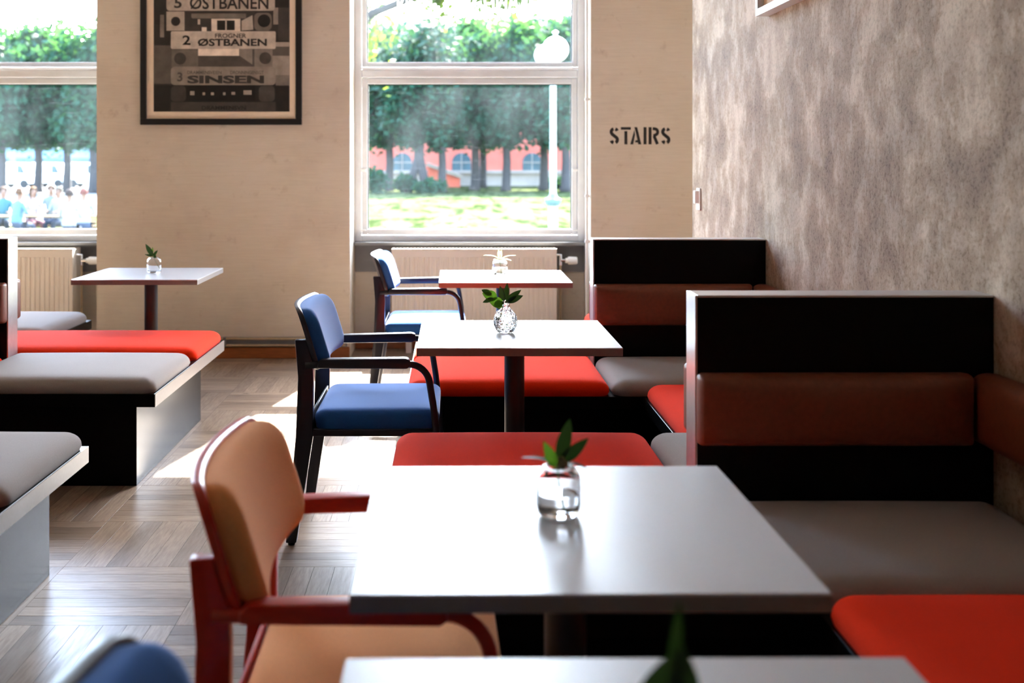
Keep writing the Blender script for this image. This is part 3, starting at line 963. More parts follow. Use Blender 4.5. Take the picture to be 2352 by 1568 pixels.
arm_chair('dark blue armchair with blue seat at the middle table, in sharp focus', 'lacquer_navy', 'fabric_blue', (-0.312, 4.425, 0))
arm_chair('red orange lacquered armchair with tan upholstery at the front table', 'lacquer_red', 'fabric_tan', (-0.175, 2.145, 0), math.radians(1.0))
arm_chair('blue armchair in full sunlight before the radiator, farthest away', 'lacquer_navy', 'fabric_blue', (-0.19, 6.71, 0))
arm_chair('blurred blue chair back cut off at the bottom left', 'lacquer_navy', 'fabric_blue', (-0.125, 1.045, 0), math.radians(1.5))

# ------------------------------------------------------------------ vases and sprigs
def leaf(parent, base, direction, length, width, bend, mat, up=(0, 0, 1), fold=0.25):
    """one curved lance-shaped leaf with a folded midrib"""
    b = Vector(base); d = Vector(direction).normalized()
    side = d.cross(Vector(up))
    if side.length < 0.05: side = d.cross(Vector((0, 1, 0)))
    side.normalize()
    nrm = side.cross(d).normalized()
    mb = MB()
    n = 9
    rows = []
    for i in range(n+1):
        s = i/n
        w = width/2*(math.sin(PI*min(1, s**0.8))**0.8 if 0 < s < 1 else 0.02)
        c = b + d*length*s - nrm*bend*length*s*s
        rows.append([mb.bm.verts.new(c - side*w + nrm*w*fold), mb.bm.verts.new(c), mb.bm.verts.new(c + side*w + nrm*w*fold)])
    for p, q in zip(rows[:-1], rows[1:]):
        mb.bm.faces.new([p[0], p[1], q[1], q[0]]); mb.bm.faces.new([p[1], p[2], q[2], q[1]])
    return mb.build('leaf', M[mat], parent, world=False, smooth=80)

def vase_round(label, loc, R=0.041, h=0.118):
    t = thing('vase', label, 'vase', loc)
    out = [(0, 0.0), (0.022, 0.0), (0.030, 0.006), (0.038, 0.022), (R, 0.041), (0.037, 0.060), (0.028, 0.076), (0.016, 0.086), (0.0125, 0.093), (0.0125, 0.104), (0.0165, 0.110), (0.0165, 0.113)]
    inn = [(0.0125, 0.113), (0.0095, 0.104), (0.0095, 0.092), (0.013, 0.083), (0.025, 0.073), (0.034, 0.058), (R-0.0035, 0.041), (0.034, 0.022), (0.026, 0.010), (0, 0.008)]
    MB().lathe(out+inn, 40).build('glass_body', M['vase_cut_glass'], t, world=False, smooth=60)
    MB().lathe([(0, 0.0083), (0.0257, 0.0103), (0.0337, 0.022), (R-0.0038, 0.041), (0.0337, 0.056), (0, 0.056)], 36).build('water', M['water'], t, world=False, smooth=60)
    return t

def vase_tumbler(label, loc, R=0.040, h=0.088, open_r=0.024, water=0.45):
    t = thing('vase', label, 'vase', loc)
    out = [(0, 0.0), (R*0.72, 0.0), (R*0.92, 0.006), (R, 0.020), (R, h*0.72), (R*0.95, h*0.86), (R*0.80, h*0.96), (open_r+0.004, h), (open_r, h)]
    w = 0.0028
    inn = [(open_r-0.001, h-0.002), (R*0.78-w, h*0.95-w), (R*0.95-w, h*0.84), (R-w, h*0.72), (R-w, 0.022), (R*0.90-w, 0.012), (R*0.6, 0.009), (0, 0.009)]
    MB().lathe(out+inn, 40).build('glass_body', M['vase_glass'], t, world=False, smooth=60)
    if water:
        zw = h*water; g = 0.0003
        MB().lathe([(0, 0.009+g), (R*0.6, 0.009+g), (R*0.90-w-g, 0.0122), (R-w-g, 0.022), (R-w-g, zw), (0, zw)], 36).build('water', M['water'], t, world=False, smooth=60)
    return t

def sprig(label, loc, stem, leaves, berries=None):
    t = thing('leaf_sprig', label, 'plant', loc)
    MB().tube(stem, 0.0016, 6).build('stem', M['stem_green'], t, world=False, smooth=40)
    for a in leaves: leaf(t, *a)
    if berries:
        mb = MB()
        rnd = random.Random(3)
        for k in range(46):
            q = Vector((rnd.gauss(0, 1), rnd.gauss(0, 1), rnd.gauss(0, 1))).normalized()*0.011*rnd.uniform(0.6, 1)
            bmesh.ops.create_icosphere(mb.bm, subdivisions=1, radius=0.003, matrix=Matrix.Translation(Vector(berries)+q))
        mb.build('bud_cluster', M['seed_brown'], t, world=False, smooth=60)
    return t

TZ = 0.7405
D, LT, PL = 'leaf_dark', 'leaf_light', 'leaf_pale'
# front table, tumbler
vloc = (0.188, 2.065, TZ)
vase_tumbler('clear glass tumbler vase half full of water on the front table', vloc)
sprig('sprig of dark pointed leaves with a bud cluster in the water tumbler', vloc, [(0.008, 0, 0.012), (0.002, 0, 0.05), (-0.002, 0, 0.092)],
      [((0, 0, 0.094), (0.30, 0.15, 1.0), 0.080, 0.026, 0.05, D, (0, -1, 0)), ((0.004, 0, 0.094), (0.85, -0.1, 0.75), 0.066, 0.022, 0.10, D, (0, -1, 0.2)),
       ((-0.004, -0.006, 0.086), (-0.42, -0.25, 0.9), 0.055, 0.021, 0.10, LT, (0, -1, 0)), ((-0.004, 0, 0.090), (-0.95, 0.1, 0.45), 0.062, 0.022, 0.28, D, (0, 0, 1)),
       ((0.010, 0, 0.092), (0.9, -0.2, 0.10), 0.048, 0.018, 0.35, D, (0, 0, 1)), ((-0.01, 0.01, 0.088), (-0.6, 0.7, 0.35), 0.045, 0.018, 0.3, D, (0, 0, 1))],
      berries=(0.006, -0.006, 0.094))
# middle table, round cut-glass bottle
vloc = (0.194, 4.275, TZ)
vase_round('round cut glass bottle vase on the middle table', vloc).scale = (1.1, 1.1, 1.04)
sprig('leafy green sprig leaning left out of the round cut glass vase', vloc, [(-0.022, -0.01, 0.045), (-0.006, 0, 0.105), (-0.004, 0, 0.125)],
      [((0.0, 0, 0.112), (0.75, -0.1, 0.62), 0.074, 0.024, 0.12, D, (0, -1, 0.3)), ((0.004, 0, 0.112), (0.95, 0.05, 0.35), 0.066, 0.026, -0.10, D, (0, -1, 0.4)),
       ((0.0, 0, 0.120), (0.12, 0.1, 1.0), 0.064, 0.020, 0.05, D, (0, -1, 0)), ((-0.004, 0, 0.115), (-0.28, -0.1, 1.0), 0.062, 0.020, -0.06, D, (0, -1, 0)),
       ((-0.008, -0.005, 0.105), (-0.95, -0.15, 0.30), 0.056, 0.040, 0.18, LT, (0, -1, 0.25)), ((-0.03, -0.005, 0.128), (-0.95, 0.0, 0.32), 0.058, 0.040, 0.05, LT, (0, -1, 0.2)),
       ((-0.045, -0.008, 0.128), (-1.0, 0, -0.40), 0.042, 0.017, 0.0, D, (0, -1, 0)), ((-0.05, 0.0, 0.140), (-0.9, 0.1, 0.42), 0.042, 0.022, 0.0, D, (0, -1, 0.2)),
       ((-0.008, 0.0, 0.108), (-0.85, -0.2, -0.12), 0.040, 0.034, 0.1, LT, (0, -1, 0.3))])
# far right table, small globe
vloc = (0.262, 6.45, TZ)
vase_tumbler('small clear vase with pale leaves on the sunlit table', vloc, R=0.042, h=0.084, open_r=0.022, water=0.5)
sprig('pale sunlit sprig with drooping narrow leaves on the far table', vloc, [(0.006, 0, 0.012), (0, 0, 0.09)],
      [((-0.004, 0, 0.088), (-0.8, -0.1, 0.75), 0.080, 0.024, 0.55, PL, (0, 0, 1)), ((0.004, 0, 0.088), (0.85, 0, 0.6), 0.085, 0.020, 0.40, PL, (0, 0, 1)),
       ((0, 0, 0.090), (-0.15, 0, 1), 0.052, 0.018, 0.1, PL, (0, -1, 0)), ((0.003, 0, 0.09), (0.1, -0.1, 1), 0.050, 0.014, 0.1, PL, (0, -1, 0)),
       ((0.006, -0.004, 0.086), (0.9, -0.2, 0.25), 0.058, 0.02, 0.35, PL, (0, 0, 1)), ((-0.01, -0.006, 0.086), (-0.5, -0.8, 0.4), 0.045, 0.02, 0.4, PL, (0, 0, 1))])
# left table
vloc = (-1.690, 6.555, TZ)
vase_tumbler('small clear vase with a dark twig on the table before the pillar', vloc, R=0.040, h=0.090, open_r=0.020, water=0.0)
sprig('small dark leaf twig leaning left in the vase before the pillar', vloc, [(0.028, 0, 0.030), (0.0, 0, 0.085), (-0.012, 0, 0.105)],
      [((-0.006, 0, 0.096), (-0.55, 0, 0.95), 0.082, 0.028, -0.10, D, (0, -1, 0)), ((-0.006, 0, 0.098), (0.65, 0, 0.85), 0.042, 0.015, 0.05, D, (0, -1, 0)),
       ((-0.004, 0, 0.098), (-1, 0, 0.16), 0.052, 0.012, 0.10, D, (0, -1, 0)), ((0.0, 0, 0.100), (0.4, -0.6, -0.4), 0.030, 0.022, 0.0, D, (0, -1, 0)),
       ((-0.010, 0, 0.110), (0.0, 0.1, 1.0), 0.038, 0.010, 0.0, LT, (0, -1, 0))])
# table at the bottom edge
vloc = (0.185, 1.085, TZ)
vase_tumbler('clear vase hidden below the bottom edge on the nearest table', vloc, water=0.4)
sprig('blurred broad dark leaves at the bottom edge on the nearest table', vloc, [(0.006, 0, 0.012), (0.004, 0, 0.10)],
      [((0.016, -0.01, 0.100), (0.10, 0.15, 1.0), 0.120, 0.017, -0.05, D, (0, -1, 0)), ((0.0, -0.012, 0.085), (0.30, 0.0, 1.0), 0.100, 0.066, 0.02, D, (0, -1, 0)),
       ((0.014, -0.014, 0.082), (0.55, -0.1, 0.8), 0.064, 0.050, 0.1, LT, (0, -1, 0)), ((-0.004, -0.01, 0.090), (-0.95, 0, 0.42), 0.074, 0.012, -0.15, D, (0, -1, 0)),
       ((-0.004, -0.014, 0.084), (-0.25, -0.2, 0.9), 0.066, 0.052, 0.1, D, (0, -1, 0))])

# fallen leaf on the floor
fl = leaf(None, (-1.245, 6.85, 0.0015), (1, -0.35, 0.0), 0.05, 0.010, -0.05, 'leaf_dark')
fl.name = 'fallen_leaf'
tag(fl, 'tiny green leaf lying on the parquet in the aisle', 'leaf')

# ------------------------------------------------------------------ outside: park across the street
G = -0.68

def lawn_mat():
    t = NT('lawn_grass')
    v = t.coords()
    a = t.noise(v, 0.5, 6, 0.7); b = t.noise(t.coords((1, 0.16, 1)), 1.3, 6, 0.72)
    c = t.ramp(a, [(0.3, (0.034, 0.046, 0.015)), (0.6, (0.055, 0.064, 0.028))])
    c = t.mix(t.ramp(b, [(0.50, 0.0), (0.57, 0.95)]), c, (0.010, 0.017, 0.004))
    t.l(c, t.b.inputs['Base Color']); t.b.inputs['Roughness'].default_value = 1.0; t.b.inputs['Specular IOR Level'].default_value = 0.0
    M['lawn_grass'] = t.m
lawn_mat()
plain('paving', srgb(112, 110, 108), rough=1.0, var=0.1, nscale=1.5, spec=0.0)
plain('stucco_salmon', srgb(176, 88, 72), rough=0.9, var=0.08, nscale=0.8)
plain('stone_pale', srgb(132, 122, 114), rough=0.9, var=0.1, nscale=1.0)
plain('glass_dark', srgb(50, 72, 80), spec=0.25, rough=0.3, var=0.3, nscale=1.2)
plain('facade_blue', srgb(96, 124, 148), rough=0.8, var=0.1, nscale=0.5)
plain('roof_tiles', srgb(150, 92, 74), rough=0.9, var=0.15)
plain('lamp_milk_glass', (0.9, 0.9, 0.88), rough=0.3, var=0.02)
plain('lamp_paint', srgb(120, 136, 138), rough=0.5, var=0.08)
plain('lamp_iron', srgb(74, 96, 98), rough=0.5, var=0.1)
plain('van_white', srgb(236, 238, 240), rough=0.3, var=0.02)
plain('tyre', (0.02, 0.02, 0.02), rough=0.8)
plain('wood_weathered', srgb(92, 78, 62), rough=1.0, var=0.15, spec=0.0)

def sheet(name, x0, x1, y0, y1, z, mat):
    return struct(MB().box((x0, y0, z-0.2), (x1, y1, z)).build(name, M[mat]))
sheet('lawn', -14.0, 120, 9.5, 160, G, 'lawn_grass')
sheet('plaza_paving', -140, -14.0, 9.5, 160, G, 'paving')
sheet('pavement_strip', -140, 120, 8.66, 9.5, G, 'paving')

# trees -------------------------------------------------------------
def crown_mesh(name, lobes, n, size, mat, seed):
    rnd = random.Random(seed)
    vs, fs = [], []
    tot = sum(l[6] for l in lobes)
    for (cx, cy, cz, rx, ry, rz, wgt) in lobes:
        clumps = []
        for _ in range(max(6, int(70*wgt/tot))):
            q = Vector((rnd.gauss(0, 1), rnd.gauss(0, 1), rnd.gauss(0, 1))).normalized()*(rnd.random()**0.4)*0.92
            clumps.append(Vector((cx+q.x*rx, cy+q.y*ry, cz+q.z*rz)))
        for k in range(int(n*wgt/tot)):
            c = rnd.choice(clumps)
            s = min(rx, ry, rz)*0.24
            p = c + Vector((rnd.gauss(0, s), rnd.gauss(0, s), rnd.gauss(0, s)))
            a = Vector((rnd.gauss(0, 1), rnd.gauss(0, 1), rnd.gauss(0, 1))).normalized()
            b = a.orthogonal().normalized()
            w = size*rnd.uniform(0.6, 1.2)
            i = len(vs)
            vs += [p-a*w*0.6, p+b*w*0.38, p+a*w*0.6, p-b*w*0.38]
            fs.append((i, i+1, i+2, i+3))
    me = bpy.data.meshes.new(name)
    me.from_pydata([tuple(v) for v in vs], [], fs)
    me.materials.append(M[mat])
    return me
CROWNS = [crown_mesh('crown', [(0, 0, 7.6, 2.8, 2.7, 4.2, 1.0), (0.3, -0.4, 4.7, 2.5, 2.3, 1.3, 0.4)], 11000, 0.46, 'tree_leaves', s) for s in (11, 12, 13)]
def trunk_mesh(fork):
    mb = MB()
    if fork:
        mb.tube([(-0.75, 0, 0), (-0.35, 0, 1.3), (-0.05, 0, 2.4)], [0.34, 0.27, 0.26], 9)
        mb.tube([(0.55, 0, 0), (0.3, 0, 1.2), (0.02, 0, 2.3), (0.0, 0, 5.0), (0.1, 0, 7.5)], [0.36, 0.30, 0.36, 0.24, 0.08], 9)
    else:
        mb.tube([(0, 0, 0), (0.03, 0, 0.4), (0.08, 0.05, 2.0), (-0.02, 0, 4.4), (0.12, 0, 7.8)], [0.42, 0.32, 0.28, 0.22, 0.07], 9)
    mb.tube([(0.02, 0, 3.4), (0.9, 0.3, 4.6), (1.6, 0.5, 5.8)], [0.13, 0.09, 0.04], 7)
    mb.tube([(0.0, 0, 3.8), (-0.9, -0.3, 4.8), (-1.5, -0.4, 6.2)], [0.13, 0.09, 0.04], 7)
    me = bpy.data.meshes.new('trunk')
    for f in mb.bm.faces: f.smooth = True
    mb.bm.to_mesh(me); mb.bm.free()
    me.materials.append(M['bark'])
    return me
TRUNKS = [trunk_mesh(False), trunk_mesh(True)]
def tree(px, Y, label, k, sc=1.0, fork=0, rot=0.0):
    X = (px-1040)*Y/2660
    t = thing('park_tree', label, 'tree', (X, Y, G), group='trees in the park')
    for nm, me in (('trunk', TRUNKS[fork]), ('crown', CROWNS[k % 3])):
        o = bpy.data.objects.new(nm, me)
        link(o, t)
        if nm == 'crown': o.rotation_euler = (0, 0, rot)
        o.scale = (sc, sc, sc)
TREES = [
    (893, 82, 'slim dark park tree leftmost in the middle window', 0, 1.0, 0, 0.0),
    (962, 78, 'park tree with a forked base in the middle window, second from its left', 1, 1.0, 1, 1.0),
    (1014, 80, 'park tree in the middle window just right of the forked trunk', 2, 0.96, 0, 2.0),
    (1090, 84, 'dark park tree at the centre of the middle window, before the salmon building', 0, 1.05, 0, 3.1),
    (1108, 92, 'thin park tree close behind the centre tree of the middle window', 1, 1.0, 0, 4.0),
    (1162, 82, 'stout park tree in the middle window, right of its centre', 2, 1.02, 0, 5.0),
    (1248, 84, 'park tree just left of the globe lamp post', 0, 1.05, 0, 0.7),
    (1298, 80, 'park tree just right of the globe lamp post', 1, 1.05, 0, 1.7),
    (2, 76, 'park tree cut off at the far left edge of the left window', 2, 0.95, 0, 2.6),
    (86, 78, 'park tree behind the seated people, left of the middle of the left window', 0, 0.95, 0, 3.5),
    (152, 78, 'park tree behind the seated people, right of the middle of the left window', 1, 0.95, 0, 4.4),
    (212, 76, 'hazy park tree at the right edge of the left window', 2, 0.95, 0, 5.3),
    (820, 84, 'park tree hidden behind the left side of the middle window', 1, 1.0, 0, 0.4),
    (1390, 84, 'park tree hidden behind the stairs wall', 0, 1.0, 0, 1.4),
    (-70, 78, 'park tree outside the left edge of the photo', 1, 0.95, 0, 2.2),
    (290, 80, 'park tree hidden behind the pillar', 2, 0.95, 0, 0.9),
]
for a in TREES: tree(*a)

# nearer sunlit tree reaching in from the left
t = thing('near_tree', 'nearer sunlit yellow green tree at the left edge of the middle window', 'tree', (-4.1, 30, G))
MB().tube([(0, 0, 0), (0.05, 0, 1.6), (0, 0, 3.4), (0.2, 0, 6.5)], [0.32, 0.24, 0.2, 0.08], 10).tube([(0.05, 0, 3.8), (2.0, 0, 5.9), (4.6, 0, 6.9), (6.4, 0.2, 7.2)], [0.14, 0.11, 0.07, 0.03], 8).build('trunk', M['bark'], t, world=False, smooth=50)
cr = bpy.data.objects.new('crown', crown_mesh('near_crown', [(0.2, 0, 5.2, 2.35, 2.0, 2.3, 1.0), (4.7, 0, 6.75, 2.7, 1.4, 0.85, 0.8)], 7500, 0.20, 'tree_leaves_sunny', 21))
link(cr, t)

# shrubs at the edge of the lawn
def shrub(px, Y, r, h, label, seed):
    X = (px-1040)*Y/2660
    t = thing('shrub', label, 'shrub', (X, Y, G))
    o = bpy.data.objects.new('foliage', crown_mesh('foliage', [(0, 0, h*0.5, r, r*0.7, h*0.5, 1.0)], 700, 0.32, 'tree_leaves', seed)); link(o, t)
    MB().tube([(0, 0, 0), (0.05, 0, h*0.6)], [0.08, 0.04], 6).build('stem', M['bark'], t, world=False, smooth=50)
shrub(862, 76, 0.8, 1.5, 'dark shrub on the lawn at the lower left of the middle window', 31)
shrub(930, 78, 0.9, 1.1, 'low dark shrub left of the forked tree', 32)
shrub(990, 76, 1.1, 0.9, 'low dark shrub between the forked tree and its right neighbour', 33)
shrub(1290, 86, 1.4, 0.9, 'low dark shrub behind the base of the globe lamp post', 34)

# globe lamp
lx, ly = 1.73, 20.0
t = thing('street_lamp', 'white park lamp post with two milk glass globes outside the middle window', 'street lamp', (lx, ly, G))
MB().lathe([(0, 0), (0.16, 0), (0.16, 0.12), (0.085, 0.16), (0.075, 1.30), (0, 1.30)], 20).build('pedestal', M['lamp_paint'], t, world=False, smooth=40)
MB().lathe([(0, 1.30), (0.10, 1.30), (0.14, 1.36), (0.14, 1.41), (0.075, 1.45), (0.05, 1.52), (0, 1.52)], 20).build('collar', M['lamp_iron'], t, world=False, smooth=40)
MB().lathe([(0, 1.50), (0.056, 1.50), (0.052, 3.74), (0, 3.74)], 18).build('post', M['lamp_paint'], t, world=False, smooth=40)
MB().tube([(-0.02, 0, 3.55), (-0.06, 0.2, 3.58), (-0.12, 0.38, 3.62)], 0.02, 8).build('arm', M['lamp_iron'], t, world=False, smooth=40)
for (x, y, z, r, nm) in ((0.04, -0.02, 3.99, 0.225, 'globe'), (-0.10, 0.42, 3.93, 0.19, 'globe')):
    MB().lathe([(0, -r)] + [(r*math.cos(a), r*math.sin(a)) for a in [(-PI/2)+PI*k/16 for k in range(1, 16)]] + [(0, r)], 28, (x, y, z)).build(nm, M['lamp_milk_glass'], t, world=False, smooth=60)
MB().lathe([(0, 0), (0.05, 0.0), (0.03, 0.05), (0.06, 0.08), (0, 0.12)], 14, (0.04, -0.02, 4.205)).build('finial', M['lamp_paint'], t, world=False, smooth=40)

# salmon building
BY = 100.0
def bX(px): return (px-1040)*BY/2660
def bZ(py): return 1.37-(py-372)*BY/2660
t = thing('park_building', 'salmon red building with arched windows behind the trees', 'building', (2.0, BY, G))
MB().box((-16, BY, G), (24, BY+12, 10.5)).build('facade', M['stucco_salmon'], t)
MB().box((-16, BY-0.35, G), (24, BY-0.001, bZ(398))).build('stone_base', M['stone_pale'], t)
MB().box((-16, BY-0.6, bZ(398)), (24, BY-0.001, bZ(391))).build('ledge', M['stone_pale'], t)
MB().prism([(BY-0.8, 10.5), (BY+12.8, 10.5), (BY+6, 14.5)], 'x', -16.5, 24.5).build('roof', M['roof_tiles'], t)
for px in (860-85, 924, 1060, 1222, 1300+70):
    cx, w, zb, zs = bX(px), 0.82, bZ(392)+0.001, bZ(373)
    pts = [(cx-w, zb), (cx+w, zb), (cx+w, zs)] + [(cx+w*math.cos(PI*k/10), zs+w*math.sin(PI*k/10)) for k in range(1, 10)] + [(cx-w, zs)]
    wd = MB().prism(pts, 'y', BY-0.06, BY-0.002).build('arched_window', M['glass_dark'], t)
    MB().box((cx-0.04, BY-0.10, zb), (cx+0.04, BY-0.061, zs+w)).box((cx-w, BY-0.10, zs-0.04), (cx+w, BY-0.061, zs+0.04)).build('glazing_bar', M['stone_pale'], wd)
p = MB().prism([(bX(980), bZ(379)), (bX(986), bZ(374)), (bX(1062), bZ(402)), (bX(1058), bZ(407))], 'y', BY-6, BY-2).build('porch_roof', M['stone_pale'], t)
MB().prism([(bX(985), G), (bX(1056), G), (bX(1056), bZ(408)), (bX(985), bZ(382))], 'y', BY-5.5, BY-2.2).build('porch_wall', M['stucco_salmon'], t)
# pale office block in the left window
t = thing('office_block', 'pale blue office block behind the trees of the left window', 'building', (-46, 130, G))
MB().box((-62, 130, G), (-34, 142, 5.2)).build('facade', M['facade_blue'], t)
for z in (1.0, 2.6, 4.1):
    for k in range(9):
        MB().box((-61+k*3.0, 129.9, z), (-58.8+k*3.0, 129.999, z+0.8)).build('window', M['glass_dark'], t)
MB().box((-62.3, 129.7, 5.2), (-33.7, 142.3, 5.5)).build('roof_edge', M['stone_pale'], t)

# parked vans
def van(px, Y, label):
    X = (px-1040)*Y/2660
    t = thing('white_van', label, 'van', (X, Y, G))
    body = [(-1.35, 0.35), (1.35, 0.35), (1.35, 1.0), (1.05, 1.15), (0.75, 1.95), (-1.3, 2.0), (-1.35, 1.9)]
    MB().prism(body, 'y', -0.9, 0.9, 0.05, 2).build('body', M['van_white'], t, world=False)
    MB().prism([(0.30, 1.15), (0.94, 1.15), (0.68, 1.78), (0.30, 1.80)], 'y', -0.915, -0.9005).build('side_window', M['glass_dark'], t, world=False)
    for x in (-0.85, 0.85):
        for y in (-0.88, 0.88):
            MB().lathe([(0, -0.09), (0.3, -0.09), (0.34, -0.05), (0.34, 0.05), (0.3, 0.09), (0, 0.09)], 18, (x, y, 0.34), 'y').build('wheel', M['tyre'], t, world=False, smooth=40)
    MB().box((0.78, -1.08, 1.15), (0.86, -0.90, 1.35), 0.02).build('wing_mirror', M['tyre'], t, world=False)
van(40, 92, 'white parked van at the left between the first two trunks of the left window')
van(118, 94, 'white parked van between the two middle trunks of the left window')
van(200, 94, 'white parked van at the right between the last trunks of the left window')

# picnic furniture
def picnic_bench(x0, x1, y, label, table=False):
    h = 0.74 if table else 0.45
    d = 0.36 if table else 0.15
    t = thing('picnic_table' if table else 'picnic_bench', label, 'table' if table else 'bench', ((x0+x1)/2, y, G))
    n = 4 if table else 2
    for k in range(n):
        a = -d+k*2*d/n
        MB().box((x0-(x0+x1)/2, a+0.004, h-0.04), (x1-(x0+x1)/2, a+2*d/n-0.004, h)).build('plank', M['wood_weathered'], t, world=False)
    for xx in (-(x1-x0)/2+0.3, (x1-x0)/2-0.3):
        for yy in (-d+0.04, d-0.04):
            MB().box((xx-0.04, yy-0.03, 0), (xx+0.04, yy+0.03, h-0.04)).build('leg', M['wood_weathered'], t, world=False)
picnic_bench(-9.9, -8.3, 26.3, 'short picnic bench under the dark haired person outside')
picnic_bench(-12.4, -8.0, 27.6, 'near picnic bench the people outside sit on')
picnic_bench(-12.8, -9.4, 31.2, 'rear picnic bench behind the seated group outside')
picnic_bench(-12.8, -8.0, 29.2, 'far picnic bench across the long table outside')
picnic_bench(-12.4, -8.2, 28.4, 'long picnic table between the seated people outside', True)

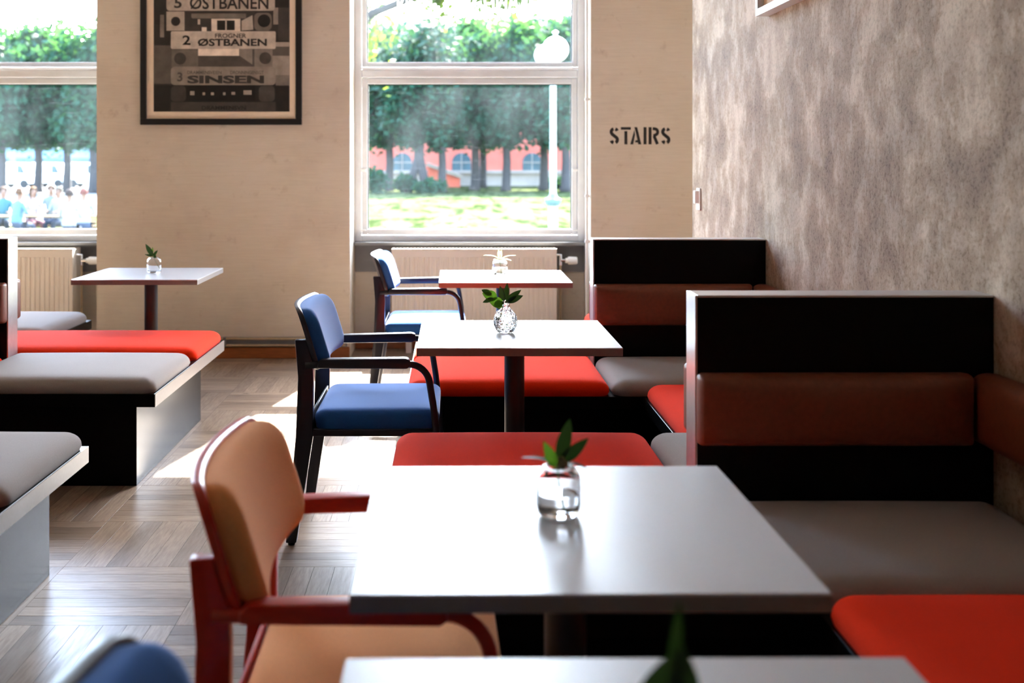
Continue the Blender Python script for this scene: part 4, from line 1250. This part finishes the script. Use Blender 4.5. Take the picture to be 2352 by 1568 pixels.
# people sitting outside
def person(label, px, Y, face, shirt, hair, legs, lean=0.0, skin=(212, 164, 138), long_hair=False, sc=1.0):
    X = (px-1040)*Y/2660
    t = thing('person', label, 'person', (X, Y, G), face, group='people sitting outside')
    J = {'pel': (0, 0, .55, .135), 'sp': (.01+lean*.3, 0, .76, .125), 'ch': (.02+lean*.7, 0, .98, .145), 'nk': (.03+lean, 0, 1.13, .052), 'hb': (.05+lean*1.1, 0, 1.21, .068), 'hm': (.055+lean*1.15, 0, 1.31, .092), 'ht': (.04+lean*1.15, 0, 1.40, .060), 'no': (.150+lean*1.15, 0, 1.29, .018)}
    E = [('pel', 'sp'), ('sp', 'ch'), ('ch', 'nk'), ('nk', 'hb'), ('hb', 'hm'), ('hm', 'ht'), ('hm', 'no')]
    for s, n in ((1, 'l'), (-1, 'r')):
        J.update({'sh'+n: (.02+lean*.75, s*.17, 1.05, .062), 'el'+n: (.10+lean*.5, s*.235, .83, .045), 'wr'+n: (.32+lean*.5, s*.16, .80, .032), 'ha'+n: (.40+lean*.5, s*.14, .80, .034),
                  'hi'+n: (.04, s*.09, .54, .10), 'kn'+n: (.42, s*.11, .53, .068), 'an'+n: (.44, s*.11, .09, .044), 'to'+n: (.58, s*.12, .045, .035)})
        E += [('ch', 'sh'+n), ('sh'+n, 'el'+n), ('el'+n, 'wr'+n), ('wr'+n, 'ha'+n), ('pel', 'hi'+n), ('hi'+n, 'kn'+n), ('kn'+n, 'an'+n), ('an'+n, 'to'+n)]
    ks = list(J)
    me = bpy.data.meshes.new('body')
    me.from_pydata([J[k][:3] for k in ks], [(ks.index(a), ks.index(b)) for a, b in E], [])
    o = bpy.data.objects.new('body', me)
    COL.objects.link(o)
    o.modifiers.new('skin', 'SKIN').use_smooth_shade = True
    sm = o.modifiers.new('sub', 'SUBSURF'); sm.levels = 1; sm.render_levels = 1
    for i, k in enumerate(ks):
        r = J[k][3]
        w = 1.15 if k in ('sp', 'ch', 'pel') else 1.0
        me.skin_vertices[0].data[i].radius = (r, r*w)
        me.skin_vertices[0].data[i].use_root = (k == 'pel')
    bpy.context.view_layer.update()
    dg = bpy.context.evaluated_depsgraph_get()
    bm = bmesh.new()
    em = bpy.data.meshes.new_from_object(o.evaluated_get(dg))
    bm.from_mesh(em)
    bpy.data.objects.remove(o); bpy.data.meshes.remove(em); bpy.data.meshes.remove(me)
    mb = MB(); mb.bm.free(); mb.bm = bm
    for s in (1, -1):
        hx, hy, hz = J['hal' if s > 0 else 'har'][:3]
        for k, (dy, ln) in enumerate(((-.024, .06), (-.008, .072), (.008, .07), (.024, .055))):
            mb.tube([(hx+.015, hy+dy, hz+.004), (hx+.05, hy+dy*1.1, hz+.004), (hx+.05+ln*.5, hy+dy*1.15, hz-.016)], [.0085, .008, .006], 6)
        mb.tube([(hx-.01, hy-s*.026, hz+.002), (hx+.02, hy-s*.045, hz), (hx+.045, hy-s*.045, hz-.008)], [.010, .009, .007], 6)
    for f in mb.bm.faces:
        f.smooth = True
        c = f.calc_center_median()
        arm = c.x > .16+lean*.5 and .74 < c.z < .9
        if c.z > 1.125 or arm: f.material_index = 0
        elif c.z > .60 and not (c.x > .2 and c.z < .66): f.material_index = 1
        elif c.z < .10: f.material_index = 3
        else: f.material_index = 2
    def mm(key, col, r=0.8):
        col = tuple(int(c*0.5) for c in col)
        nm = '%s_%d_%d_%d' % ((key,)+tuple(col))
        return M[nm] if nm in M else plain(nm, srgb(*col), rough=r, var=0.08, nscale=8, spec=0.05)
    body = mb.build('body', None, t, world=False, mats=[mm('skin', skin, 0.6), mm('cloth', shirt), mm('cloth', legs), mm('cloth', (60, 55, 52))])
    hm = Vector(J['hm'][:3])
    h = MB()
    bmesh.ops.create_uvsphere(h.bm, u_segments=16, v_segments=10, radius=1.0)
    dele = []
    for v in h.bm.verts:
        if v.co.x > 0.25 and v.co.z < 0.45: dele.append(v)
        elif v.co.z < (-1.1 if long_hair else -0.55): dele.append(v)
    bmesh.ops.delete(h.bm, geom=dele, context='VERTS')
    for v in h.bm.verts:
        z = v.co.z
        v.co = (hm.x-.012+v.co.x*.112, hm.y+v.co.y*.102, hm.z+.012+z*.118 - (0.16*max(0, -z) if long_hair else 0))
    h.build('hair', mm('hair', hair), t, world=False, smooth=80)
    for s in (1, -1):
        e = MB()
        bmesh.ops.create_uvsphere(e.bm, u_segments=8, v_segments=6, radius=0.011, matrix=Matrix.Translation((hm.x+.083, s*.034, hm.z+.008)))
        e.build('eye', mm('eye', (40, 34, 32)), t, world=False, smooth=80)
        e = MB()
        bmesh.ops.create_uvsphere(e.bm, u_segments=8, v_segments=6, radius=1, matrix=Matrix.Translation((hm.x-.005, s*.094, hm.z-.005)) @ Matrix.Diagonal((.018, .010, .030, 1)))
        e.build('ear', mm('skin', skin, 0.6), t, world=False, smooth=80)
    MB().box((hm.x+.074, -.022, hm.z-.058), (hm.x+.088, .022, hm.z-.046), .004).build('mouth', mm('lips', (170, 96, 88)), t, world=False)
    t.scale = (sc, sc, sc)
    return t
R90 = PI/2
person('person in a teal shirt at the far left of the seated group', 8, 29.2, -R90+0.3, (96, 160, 168), (150, 110, 84), (70, 80, 100))
person('person in a pale blue shirt leaning forward, seen from the side', 36, 27.6, R90-0.55, (150, 196, 220), (146, 104, 76), (120, 130, 150), lean=0.06)
person('person with long light brown hair and a pale pink top', 72, 29.2, -R90+0.75, (240, 214, 210), (170, 122, 78), (220, 150, 150), lean=0.05, long_hair=True)
person('person in a grey top across the picnic table', 118, 31.2, -R90+0.2, (170, 176, 170), (140, 108, 80), (80, 84, 100))
person('person with short grey hair in a pale green shirt', 137, 29.2, -R90-0.3, (214, 226, 216), (150, 146, 130), (70, 90, 120))
person('dark haired person in a white shirt seen from behind', 158, 26.3, R90, (240, 240, 240), (92, 74, 66), (90, 100, 120))
person('person with reddish hair in a white shirt at the right of the seated group', 192, 27.5, R90+0.25, (238, 240, 242), (170, 100, 86), (110, 130, 170))
